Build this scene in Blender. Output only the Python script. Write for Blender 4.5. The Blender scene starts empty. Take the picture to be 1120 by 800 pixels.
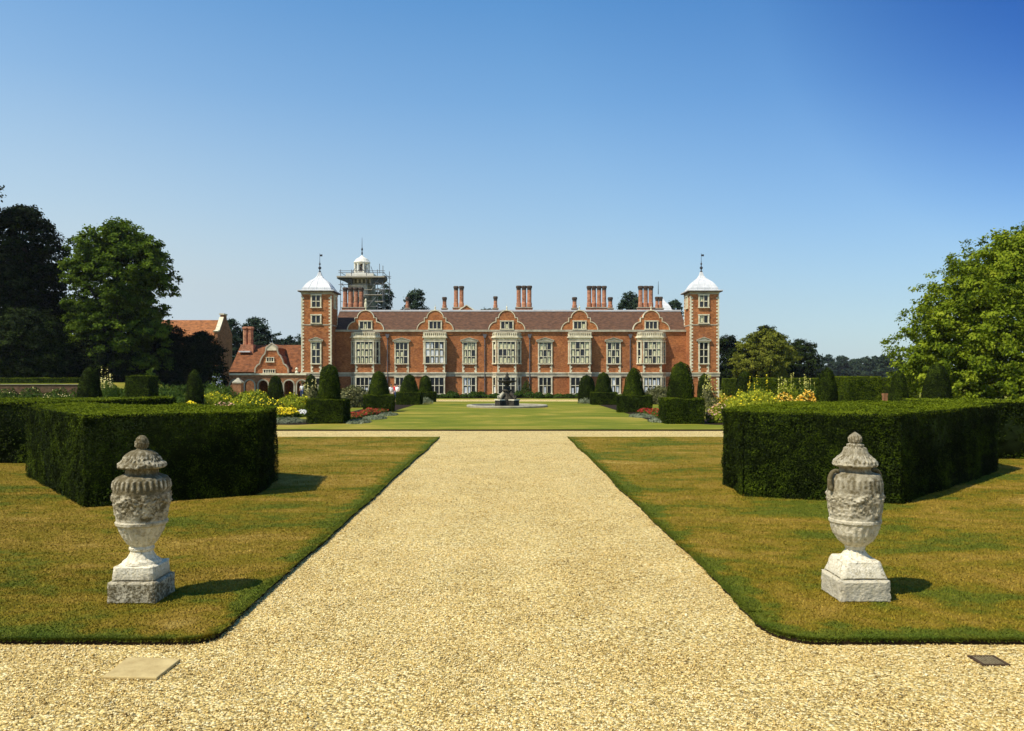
import bpy, math, random
import numpy as np
from mathutils import Vector

# ------------------------------------------------------------------ camera, light
CAM_H, F, U0, V0 = 2.5, 890.0, 554.0, 413.0      # eye height, focal length in photo pixels, vanishing point
S = bpy.context.scene
COL = S.collection
cam_d = bpy.data.cameras.new("camera")
cam_d.sensor_width = 36.0
cam_d.lens = 36.0 * F / 1120.0
cam_d.shift_x = (560.0 - U0) / 1120.0
cam_d.shift_y = (V0 - 400.0) / 1120.0
cam_d.clip_start = 0.1
cam_d.clip_end = 6000.0
cam = bpy.data.objects.new("camera", cam_d)
cam.location = (0, 0, CAM_H)
cam.rotation_euler = (math.radians(90), 0, 0)
COL.objects.link(cam)
S.camera = cam

SUN_EL, SUN_AZ = math.radians(54), math.radians(33)   # azimuth of the shadows from +X towards +Y
SKY_STRENGTH, SUN_STRENGTH, EXPOSURE = 0.10, 5.0, 0.22
sx, sy = -math.cos(SUN_AZ), -math.sin(SUN_AZ)
world = bpy.data.worlds.new("World")
S.world = world
world.use_nodes = True
wn = world.node_tree
bg = wn.nodes["Background"]
sky = wn.nodes.new("ShaderNodeTexSky")
sky.sky_type = 'NISHITA'
sky.sun_disc = False
sky.sun_elevation = SUN_EL
sky.sun_rotation = math.atan2(sx, sy)
sky.air_density = 1.0
sky.dust_density = 0.45
sky.ozone_density = 3.0
hs = wn.nodes.new("ShaderNodeHueSaturation")       # saturated slide-film blue
hs.inputs["Saturation"].default_value = 1.42
hs.inputs["Value"].default_value = 1.42
wn.links.new(sky.outputs[0], hs.inputs["Color"])


def wramp(fac, stops):
    r = wn.nodes.new("ShaderNodeValToRGB")
    while len(r.color_ramp.elements) < len(stops): r.color_ramp.elements.new(0.5)
    for e, (p, c) in zip(r.color_ramp.elements, stops):
        e.position = p
        e.color = (c, c, c, 1) if isinstance(c, (int, float)) else (*c, 1)
    wn.links.new(fac, r.inputs[0])
    return r.outputs[0]


def wmix(fac, a, b, mode='MIX'):
    m = wn.nodes.new("ShaderNodeMix")
    m.data_type = 'RGBA'
    m.blend_type = mode
    for sock, v in ((m.inputs[0], fac), (m.inputs[6], a), (m.inputs[7], b)):
        if isinstance(v, bpy.types.NodeSocket): wn.links.new(v, sock)
        elif isinstance(v, tuple): sock.default_value = (*v, 1)
        else: sock.default_value = v
    return m.outputs[2]


# summer sky: milky towards the horizon, deepest blue high to the north-east, well away from the sun
wtc = wn.nodes.new("ShaderNodeTexCoord")
wsep = wn.nodes.new("ShaderNodeSeparateXYZ")
wn.links.new(wtc.outputs["Generated"], wsep.inputs[0])
wdot = wn.nodes.new("ShaderNodeVectorMath")
wdot.operation = 'DOT_PRODUCT'
wn.links.new(wtc.outputs["Generated"], wdot.inputs[0])
wdot.inputs[1].default_value = Vector((0.60, 0.66, 0.46)).normalized()
deep = wdot.outputs["Value"]
milky = wramp(wsep.outputs[2], [(0.0, 0.97), (0.09, 0.86), (0.19, 0.60), (0.32, 0.33), (0.45, 0.16), (0.8, 0.0)])
milky = wmix(1.0, milky, wramp(deep, [(0.40, 1.25), (0.80, 0.98), (0.92, 0.75), (1.0, 0.05)]), 'MULTIPLY')
blue = wmix(1.0, hs.outputs[0], wramp(deep, [(0.35, (1.08, 1.16, 1.08)), (0.80, (1.04, 1.14, 1.10)), (0.92, (0.86, 0.96, 1.02)), (1.0, (0.20, 0.34, 0.66))]), 'MULTIPLY')
hazy = wmix(wramp(deep, [(0.35, 0.0), (0.9, 1.0)]), (4.9, 5.85, 6.4), (3.9, 4.9, 5.65))
wn.links.new(wmix(milky, blue, hazy), bg.inputs[0])
bg.inputs[1].default_value = SKY_STRENGTH
sun_d = bpy.data.lights.new("sun", 'SUN')
sun_d.energy = SUN_STRENGTH
sun_d.angle = math.radians(0.5)
sun_d.color = (1.0, 0.93, 0.80)
sun = bpy.data.objects.new("sun", sun_d)
sun.rotation_euler = Vector((-sx * math.cos(SUN_EL), -sy * math.cos(SUN_EL), -math.sin(SUN_EL))).to_track_quat('-Z', 'Y').to_euler()
sun.location = (-30, -20, 60)
COL.objects.link(sun)
S.view_settings.view_transform = 'Standard'
S.view_settings.look = 'None'
S.view_settings.gamma = 1.0
S.view_settings.exposure = EXPOSURE
S.view_settings.use_curve_mapping = False

RNG = np.random.default_rng(7)
random.seed(7)


def PX(u, d):
    return d * (u - U0) / F


def PZ(v, d):
    return CAM_H - d * (v - V0) / F


def GD(v):
    return F * CAM_H / (v - V0)


# ------------------------------------------------------------------ node helpers
class NT:
    def __init__(s, name):
        s.m = bpy.data.materials.new(name)
        s.m.use_nodes = True
        s.t = s.m.node_tree
        s.b = s.t.nodes["Principled BSDF"]
        s.out = s.t.nodes["Material Output"]

    def n(s, kind, **kw):
        nd = s.t.nodes.new(kind)
        for k, v in kw.items():
            if k in nd.inputs:
                s.set(nd.inputs[k], v)
            else:
                setattr(nd, k, v)
        return nd

    def set(s, sock, v):
        if isinstance(v, bpy.types.NodeSocket):
            s.t.links.new(v, sock)
        elif isinstance(v, bpy.types.Node):
            s.t.links.new(v.outputs[0], sock)
        else:
            if sock.type == 'RGBA' and len(v) == 3:
                v = (*v, 1)
            sock.default_value = v

    def noise(s, scale, detail=3, rough=0.55, vec=None, dist=0.0):
        nd = s.n("ShaderNodeTexNoise")
        nd.inputs["Scale"].default_value = scale
        nd.inputs["Detail"].default_value = detail
        nd.inputs["Roughness"].default_value = rough
        nd.inputs["Distortion"].default_value = dist
        if vec is not None:
            s.set(nd.inputs["Vector"], vec)
        return nd.outputs[0]

    def ramp(s, fac, stops, interp='LINEAR'):
        nd = s.n("ShaderNodeValToRGB")
        cr = nd.color_ramp
        cr.interpolation = interp
        while len(cr.elements) < len(stops):
            cr.elements.new(0.5)
        for e, (p, c) in zip(cr.elements, stops):
            e.position = p
            e.color = (*c, 1) if not isinstance(c, (int, float)) else (c, c, c, 1)
        s.set(nd.inputs[0], fac)
        return nd.outputs[0]

    def math(s, op, a, b=0.0, c=0.0):
        nd = s.n("ShaderNodeMath")
        nd.operation = op
        s.set(nd.inputs[0], a)
        s.set(nd.inputs[1], b)
        s.set(nd.inputs[2], c)
        return nd.outputs[0]

    def mix(s, fac, a, b, mode='MIX'):
        nd = s.n("ShaderNodeMix")
        nd.data_type = 'RGBA'
        nd.blend_type = mode
        s.set(nd.inputs[0], fac)
        s.set(nd.inputs[6], a)
        s.set(nd.inputs[7], b)
        return nd.outputs[2]

    def pos(s):
        return s.n("ShaderNodeNewGeometry").outputs["Position"]

    def obj(s):
        return s.n("ShaderNodeTexCoord").outputs["Object"]

    def scaled(s, vec, sc):
        nd = s.n("ShaderNodeMapping")
        s.set(nd.inputs["Vector"], vec)
        nd.inputs["Scale"].default_value = sc
        return nd.outputs[0]

    def sep(s, vec):
        nd = s.n("ShaderNodeSeparateXYZ")
        s.set(nd.inputs[0], vec)
        return nd.outputs

    def bump(s, h, strength=0.5, dist=0.02):
        nd = s.n("ShaderNodeBump")
        nd.inputs["Strength"].default_value = strength
        nd.inputs["Distance"].default_value = dist
        s.set(nd.inputs["Height"], h)
        s.t.links.new(nd.outputs[0], s.b.inputs["Normal"])

    def done(s, color=None, rough=None, spec=None, metal=None):
        if color is not None:
            s.set(s.b.inputs["Base Color"], color)
        if rough is not None:
            s.set(s.b.inputs["Roughness"], rough)
        if spec is not None:
            s.set(s.b.inputs["Specular IOR Level"], spec)
        if metal is not None:
            s.set(s.b.inputs["Metallic"], metal)
        return s.m


def m_noisy(name, c1, c2, scale=3.0, rough=0.85, spec=0.2, bump=0.0, bscale=None, stretch=(1, 1, 1), detail=4, metal=0.0):
    t = NT(name)
    v = t.scaled(t.pos(), stretch)
    f = t.noise(scale, detail, 0.6, v)
    c = t.ramp(f, [(0.3, c1), (0.7, c2)])
    if bump:
        t.bump(t.noise(bscale or scale * 6, 4, 0.6, v), bump, 0.02)
    return t.done(c, rough, spec, metal)


def m_brick(name, c1, c2, c3, mortar):
    t = NT(name)
    p = t.sep(t.pos())
    cmb = t.n("ShaderNodeCombineXYZ")
    t.set(cmb.inputs[0], t.math('ADD', p[0], p[1]))
    t.set(cmb.inputs[1], p[2])
    br = t.n("ShaderNodeTexBrick")
    t.set(br.inputs["Vector"], cmb.outputs[0])
    br.inputs["Scale"].default_value = 1.0
    br.inputs["Brick Width"].default_value = 0.24
    br.inputs["Row Height"].default_value = 0.085
    br.inputs["Mortar Size"].default_value = 0.012
    t.set(br.inputs["Color1"], c1)
    t.set(br.inputs["Color2"], c2)
    t.set(br.inputs["Mortar"], mortar)
    br.inputs["Bias"].default_value = -0.2
    big = t.noise(0.55, 5, 0.65)
    t.t.links.new(t.pos(), big.node.inputs["Vector"])
    c = t.mix(t.ramp(big, [(0.42, 0.0), (0.68, 0.75)]), br.outputs[0], c3)
    pat = t.noise(1.1, 6, 0.75, t.scaled(t.pos(), (1, 1, 1.5)))
    c = t.mix(0.85, c, t.ramp(pat, [(0.34, (0.62, 0.58, 0.60)), (0.5, (0.95, 0.95, 0.95)), (0.66, (1.22, 1.28, 1.30))]), 'MULTIPLY')
    mid = t.noise(3.2, 4, 0.7, t.scaled(t.pos(), (1, 1, 2.2)))
    c = t.mix(0.9, c, t.ramp(mid, [(0.3, (0.5, 0.46, 0.44)), (0.7, (1.45, 1.42, 1.35))]), 'MULTIPLY')
    return t.done(c, 0.9, 0.15)


def m_leaf(name, dark, mid, light, trans=0.3, rough=0.75, spec=0.07):
    """foliage: colour from the leaf's own tint attribute, some light passing through"""
    t = NT(name)
    at = t.n("ShaderNodeAttribute", attribute_name="tint")
    c = t.ramp(at.outputs["Fac"], [(0.0, dark), (0.5, mid), (1.0, light)])
    t.done(c, rough, spec)
    if trans:
        tr = t.n("ShaderNodeBsdfTranslucent")
        t.set(tr.inputs[0], t.mix(1.0, c, (1.0, 1.0, 0.55), 'MULTIPLY'))
        ms = t.n("ShaderNodeMixShader")
        ms.inputs[0].default_value = trans
        t.t.links.new(t.b.outputs[0], ms.inputs[1])
        t.t.links.new(tr.outputs[0], ms.inputs[2])
        t.t.links.new(ms.outputs[0], t.out.inputs[0])
    return t.m


def grass_colour(t, vec):
    """dry summer turf: straw brown with olive patches, greener along the watered edges of the gravel"""
    p = t.sep(vec)
    n1 = t.noise(0.50, 7, 0.66, t.scaled(vec, (0.55, 1.0, 1.0)), 0.8)
    n2 = t.noise(2.6, 4, 0.6, vec)
    f = t.math('ADD', t.math('MULTIPLY', n1, 0.75), t.math('MULTIPLY', n2, 0.25))
    ex = t.math('SUBTRACT', t.math('ABSOLUTE', t.math('ADD', p[0], 0.11)), 2.65)
    ey = t.math('SUBTRACT', p[1], 7.65)
    e = t.math('MINIMUM', t.math('ABSOLUTE', ex), t.math('ABSOLUTE', ey))
    e = t.math('ADD', e, t.math('MULTIPLY', t.math('SUBTRACT', n2, 0.5), 0.7))
    edge = t.ramp(e, [(0.0, 0.17), (0.42, 0.0)])
    f = t.math('SUBTRACT', f, edge)
    c = t.ramp(f, [(0.20, (0.066, 0.104, 0.006)), (0.41, (0.118, 0.130, 0.008)), (0.48, (0.210, 0.155, 0.009)),
                   (0.575, (0.310, 0.200, 0.026)), (0.70, (0.47, 0.335, 0.080))])
    fine = t.noise(38.0, 3, 0.7, vec)
    return t.mix(0.8, t.mix(1.0, c, (0.86, 0.86, 0.90), 'MULTIPLY'), t.ramp(fine, [(0.3, 0.6), (0.7, 1.35)]), 'MULTIPLY')


def m_grass(name):
    t = NT(name)
    v = t.pos()
    c = grass_colour(t, v)
    t.bump(t.noise(70, 3, 0.7, v), 0.7, 0.03)
    return t.done(c, 0.9, 0.1)


def m_blades(name):
    t = NT(name)
    c = grass_colour(t, t.pos())
    at = t.n("ShaderNodeAttribute", attribute_name="tint")
    c = t.mix(1.0, c, t.ramp(at.outputs["Fac"], [(0, 0.75), (1, 1.5)]), 'MULTIPLY')
    return t.done(c, 0.75, 0.15)


def m_park(name):
    t = NT(name)
    v = t.pos()
    f = t.noise(0.30, 6, 0.7, t.scaled(v, (0.45, 0.8, 1)), 0.6)
    c = t.ramp(f, [(0.3, (0.080, 0.115, 0.006)), (0.50, (0.165, 0.175, 0.014)), (0.68, (0.36, 0.265, 0.045))])
    fine = t.noise(14.0, 4, 0.7, v)
    c = t.mix(0.7, c, t.ramp(fine, [(0.3, 0.65), (0.7, 1.3)]), 'MULTIPLY')
    t.bump(t.noise(25, 3, 0.7, v), 0.6, 0.04)
    return t.done(c, 0.9, 0.1)


def m_gravel(name):
    t = NT(name)
    v = t.pos()
    vo = t.n("ShaderNodeTexVoronoi")
    vo.inputs["Scale"].default_value = 42.0
    t.set(vo.inputs["Vector"], v)
    r = t.sep(vo.outputs["Color"])[0]
    c = t.ramp(r, [(0.0, (0.20, 0.125, 0.030)), (0.25, (0.54, 0.38, 0.11)), (0.65, (0.785, 0.575, 0.20)), (1.0, (0.92, 0.78, 0.41))])
    gap = t.ramp(vo.outputs["Distance"], [(0.4, 1.0), (0.8, 0.5)])
    c = t.mix(1.0, c, gap, 'MULTIPLY')
    big = t.noise(0.8, 5, 0.65, v)
    c = t.mix(0.6, c, t.ramp(big, [(0.3, 0.78), (0.7, 1.15)]), 'MULTIPLY')
    h = t.math('SUBTRACT', 1.0, vo.outputs["Distance"])
    t.bump(h, 0.8, 0.02)
    return t.done(c, 0.85, 0.2)


def m_stones(name):
    t = NT(name)
    at = t.n("ShaderNodeAttribute", attribute_name="tint")
    c = t.ramp(at.outputs["Fac"], [(0.0, (0.17, 0.10, 0.025)), (0.2, (0.46, 0.305, 0.085)), (0.55, (0.735, 0.525, 0.182)), (1.0, (0.91, 0.765, 0.42))])
    return t.done(c, 0.8, 0.25)


def m_urn(name, lichen, dirt):
    """pale limestone, lichened above, limewashed white below, with pitted stains"""
    t = NT(name)
    o = t.obj()
    z = t.sep(o)[2]
    n1 = t.noise(6.0, 6, 0.72, o)
    n2 = t.noise(26.0, 5, 0.75, o)
    n3 = t.noise(70.0, 3, 0.7, o)
    up = t.ramp(t.math('ADD', z, t.math('MULTIPLY', t.math('SUBTRACT', n1, 0.5), 0.45)), [(0.0, 0.0), (1.0, 1.0)])
    hz_ = t.math('ADD', z, t.math('MULTIPLY', t.math('SUBTRACT', n1, 0.5), 1.1))
    hz_ = t.math('ADD', hz_, t.math('MULTIPLY', t.math('SUBTRACT', n2, 0.5), 0.5))
    hi = t.ramp(t.math('MULTIPLY', hz_, 0.5), [(0.34, 0.0), (0.56, 1.0)])
    lo = t.ramp(t.math('ADD', z, t.math('MULTIPLY', t.math('SUBTRACT', n1, 0.5), 0.35)), [(0.22, 1.0), (0.34, 0.0)])
    white = t.mix(t.ramp(n2, [(0.35, 0.0), (0.6, 1.0)]), (0.50, 0.43, 0.27), (0.78, 0.71, 0.54))
    stain = t.ramp(t.math('ADD', t.math('MULTIPLY', n2, 0.65), t.math('MULTIPLY', n1, 0.35)), [(0.40, 0.0), (0.56, 1.0)])
    lich = t.mix(n3, (0.032, 0.025, 0.011), (0.20, 0.16, 0.08))
    at = t.n("ShaderNodeAttribute", attribute_name="tint").outputs["Fac"]
    rec = t.ramp(t.math('ADD', at, t.math('MULTIPLY', t.math('SUBTRACT', n2, 0.5), 0.9)), [(0.33, 1.0), (0.62, 0.0)])
    f = t.math('MULTIPLY', stain, t.math('ADD', t.math('MULTIPLY', hi, lichen * 0.8), t.math('MULTIPLY', lo, dirt)))
    f = t.math('ADD', f, t.math('MULTIPLY', t.math('MULTIPLY', hi, rec), 0.8 * lichen))
    f = t.math('ADD', f, t.math('MULTIPLY', hi, 0.16 * lichen))
    spots = t.ramp(t.noise(15.0, 6, 0.8, o), [(0.54, 0.0), (0.61, 0.75)])
    f = t.math('MINIMUM', t.math('MAXIMUM', f, t.math('MULTIPLY', spots, 0.8)), 1.0)
    c = t.mix(f, white, lich)
    t.bump(t.math('ADD', n2, t.math('MULTIPLY', n3, 0.5)), 0.55, 0.02)
    return t.done(c, 0.9, 0.15)


def m_plain(name, c, rough=0.7, spec=0.3, metal=0.0):
    t = NT(name)
    f = t.noise(5.0, 3, 0.6, t.pos())
    cc = t.mix(0.5, c, t.ramp(f, [(0.3, 0.75), (0.7, 1.25)]), 'MULTIPLY')
    return t.done(cc, rough, spec, metal)


M = {}
M['brick'] = m_brick("red_brick", (0.385, 0.124, 0.037), (0.24, 0.070, 0.024), (0.46, 0.180, 0.060), (0.35, 0.19, 0.095))
M['brick_dull'] = m_brick("old_brick", (0.30, 0.115, 0.048), (0.22, 0.08, 0.035), (0.34, 0.16, 0.07), (0.32, 0.23, 0.13))  # old brick, colour lowered further for the shade on the barn gable
M['stone'] = m_noisy("cream_stone", (0.47, 0.41, 0.26), (0.84, 0.77, 0.55), 1.7, 0.85)
M['stone_grey'] = m_noisy("weathered_stone", (0.26, 0.23, 0.16), (0.52, 0.47, 0.34), 1.6, 0.9)
M['tile'] = m_noisy("plum_roof_tile", (0.055, 0.030, 0.018), (0.150, 0.074, 0.040), 2.2, 0.85, 0.2, 0.5, 9, (1, 1, 2.5), 6)
M['tile_orange'] = m_noisy("orange_pantile", (0.14, 0.055, 0.020), (0.42, 0.16, 0.050), 2.0, 0.85, 0.2, 0.5, 8, (1, 1, 1.5), 6)
M['rim'] = m_noisy('pool_rim_stone', (0.26, 0.235, 0.16), (0.44, 0.40, 0.29), 2.0, 0.9)
M['tile_wing'] = m_noisy('brown_pantile', (0.085, 0.034, 0.015), (0.27, 0.10, 0.038), 2.0, 0.9, 0.15, 0.5, 8, (1, 1, 1.5), 6)
M['turret'] = m_noisy('grimy_turret_wood', (0.06, 0.065, 0.045), (0.30, 0.29, 0.21), 1.1, 0.9)
M['fan'] = m_plain('dark_fan_board', (0.09, 0.08, 0.06), 0.9)
M['grate'] = m_noisy('rusty_grate', (0.12, 0.09, 0.045), (0.24, 0.19, 0.10), 30, 0.8)
M['rust'] = m_noisy('rusty_iron', (0.035, 0.022, 0.012), (0.10, 0.062, 0.032), 25, 0.9, 0.1)
M['shaded_brick'] = m_brick('shaded_brick', (0.12, 0.05, 0.028), (0.08, 0.034, 0.02), (0.11, 0.085, 0.04), (0.12, 0.10, 0.06))  # darker copy of the dull brick, the retaining wall's shade painted in
M['fl_spire'] = m_leaf('spire_petal', (0.26, 0.27, 0.04), (0.46, 0.43, 0.09), (0.66, 0.60, 0.22), 0.2)
M['lead'] = m_noisy("pale_lead", (0.50, 0.50, 0.48), (0.68, 0.67, 0.64), 1.8, 0.5, 0.4)
M['chimney'] = m_brick("chimney_brick", (0.46, 0.17, 0.085), (0.34, 0.12, 0.06), (0.5, 0.22, 0.12), (0.4, 0.27, 0.17))
M['soot'] = m_noisy("sooty_brick", (0.045, 0.035, 0.028), (0.12, 0.085, 0.06), 4, 0.9)
M['iron'] = m_plain("dark_iron", (0.03, 0.03, 0.035), 0.5, 0.4)
M['pipe'] = m_plain("lead_pipe", (0.10, 0.095, 0.10), 0.6, 0.4)
M['curtain'] = m_noisy("cream_blind", (0.50, 0.47, 0.26), (0.76, 0.72, 0.46), 2.2, 0.45, 0.4)
M['white_blind'] = m_noisy("white_blind", (0.55, 0.56, 0.54), (0.78, 0.78, 0.75), 2.2, 0.45, 0.4)
t_ = NT("window_glass"); M['glass'] = t_.done((0.018, 0.020, 0.022), 0.08, 0.5)
M['gravel'] = m_gravel("golden_gravel")
M['stones'] = m_stones("golden_stone_chips")
M['grass'] = m_grass("dry_turf")
M['blades'] = m_blades("grass_blades")
M['park'] = m_park("summer_grass")
M['soil'] = m_noisy("dark_soil", (0.012, 0.008, 0.005), (0.035, 0.022, 0.011), 9, 0.95, 0.1, 0.6, 40)
M['yew'] = m_leaf("yew_leaf", (0.008, 0.013, 0.001), (0.050, 0.076, 0.003), (0.150, 0.185, 0.006), 0.10)
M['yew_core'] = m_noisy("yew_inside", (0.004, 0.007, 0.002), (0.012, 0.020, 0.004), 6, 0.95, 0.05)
M['leaf_dark'] = m_leaf("holm_oak_leaf", (0.003, 0.007, 0.001), (0.010, 0.018, 0.002), (0.036, 0.055, 0.006), 0.12)
M['leaf_mid'] = m_leaf("lime_tree_leaf", (0.012, 0.024, 0.0015), (0.066, 0.110, 0.007), (0.170, 0.240, 0.020), 0.32)
M['leaf_bright'] = m_leaf("plane_tree_leaf", (0.030, 0.052, 0.002), (0.155, 0.210, 0.009), (0.330, 0.375, 0.026), 0.35)
M['leaf_gold'] = m_leaf("golden_willow_leaf", (0.05, 0.06, 0.006), (0.165, 0.180, 0.018), (0.290, 0.290, 0.040), 0.34)
M['leaf_far'] = m_leaf("distant_leaf", (0.016, 0.032, 0.018), (0.034, 0.056, 0.030), (0.060, 0.085, 0.042), 0.2)
M['bark'] = m_noisy("bark", (0.022, 0.017, 0.012), (0.07, 0.055, 0.038), 5, 0.95, 0.1, 0.6, 20, (1, 1, 0.3))
M['herb'] = m_leaf("herb_leaf", (0.025, 0.050, 0.008), (0.075, 0.125, 0.018), (0.17, 0.22, 0.035), 0.3)
M['herb_lime'] = m_leaf("lime_herb_leaf", (0.09, 0.12, 0.010), (0.26, 0.30, 0.022), (0.46, 0.46, 0.04), 0.3)
M['herb_grey'] = m_leaf("silver_leaf", (0.08, 0.10, 0.055), (0.19, 0.215, 0.125), (0.36, 0.37, 0.25), 0.2)
M['herb_olive'] = m_leaf("olive_grass_leaf", (0.055, 0.06, 0.022), (0.14, 0.14, 0.055), (0.26, 0.24, 0.11), 0.25)
M['fl_yellow'] = m_leaf("yellow_petal", (0.60, 0.42, 0.01), (0.80, 0.62, 0.02), (0.90, 0.78, 0.06), 0.2)
M['fl_orange'] = m_leaf("orange_petal", (0.55, 0.20, 0.02), (0.72, 0.40, 0.03), (0.85, 0.66, 0.15), 0.2)
M['fl_cream'] = m_leaf("cream_petal", (0.42, 0.36, 0.10), (0.60, 0.52, 0.19), (0.78, 0.70, 0.36), 0.2)
M['fl_white'] = m_leaf("white_petal", (0.65, 0.63, 0.56), (0.78, 0.76, 0.72), (0.88, 0.86, 0.84), 0.2)
M['fl_red'] = m_leaf("red_petal", (0.12, 0.010, 0.006), (0.27, 0.022, 0.014), (0.42, 0.07, 0.035), 0.2)
M['fl_pink'] = m_leaf("pinkish_petal", (0.5, 0.22, 0.14), (0.66, 0.36, 0.22), (0.8, 0.6, 0.42), 0.2)
M['fl_blue'] = m_leaf("pale_blue_petal", (0.26, 0.30, 0.5), (0.42, 0.46, 0.66), (0.62, 0.65, 0.8), 0.2)
M['urn_a'] = m_urn("lichened_limestone", 1.0, 1.15)
M['urn_b'] = m_urn("limewashed_limestone", 0.8, 0.55)
M['slab'] = m_noisy("buff_paving_stone", (0.38, 0.27, 0.105), (0.55, 0.42, 0.18), 6, 0.9, 0.2, 0.3, 50)
t_ = NT("pool_water"); t_.bump(t_.noise(6, 3, 0.5, t_.pos()), 0.1, 0.02); M['water'] = t_.done((0.02, 0.03, 0.025), 0.05, 0.5)
M['bronze'] = m_noisy("blackened_stone", (0.018, 0.016, 0.012), (0.07, 0.06, 0.04), 6, 0.8)
M['tube'] = m_plain("scaffold_steel", (0.16, 0.16, 0.155), 0.5, 0.5)
M['board'] = m_plain("scaffold_board", (0.40, 0.35, 0.26), 0.85)
M['clock_wood'] = m_noisy("white_painted_wood", (0.62, 0.58, 0.46), (0.78, 0.75, 0.64), 2, 0.7)
M['skin'] = m_plain("skin", (0.50, 0.30, 0.21), 0.6)
M['hair'] = m_plain("dark_hair", (0.03, 0.02, 0.014), 0.7)
M['cl_white'] = m_plain("white_cotton", (0.80, 0.78, 0.74), 0.9)
M['cl_red'] = m_plain("red_cotton", (0.55, 0.02, 0.02), 0.9)
M['cl_blue'] = m_plain("blue_denim", (0.05, 0.08, 0.18), 0.9)
M['cl_beige'] = m_plain("beige_cotton", (0.50, 0.42, 0.30), 0.9)


# ------------------------------------------------------------------ mesh helpers
def tag(o, label=None, cat=None, group=None, kind=None):
    if label: o["label"] = label
    if cat: o["category"] = cat
    if group: o["group"] = group
    if kind: o["kind"] = kind
    return o


def empty(name, loc, label, cat, group=None, rz=0.0):
    o = bpy.data.objects.new(name, None)
    o.empty_display_size = 0.3
    o.location = loc
    o.rotation_euler = (0, 0, rz)
    COL.objects.link(o)
    return tag(o, label, cat, group)


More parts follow.
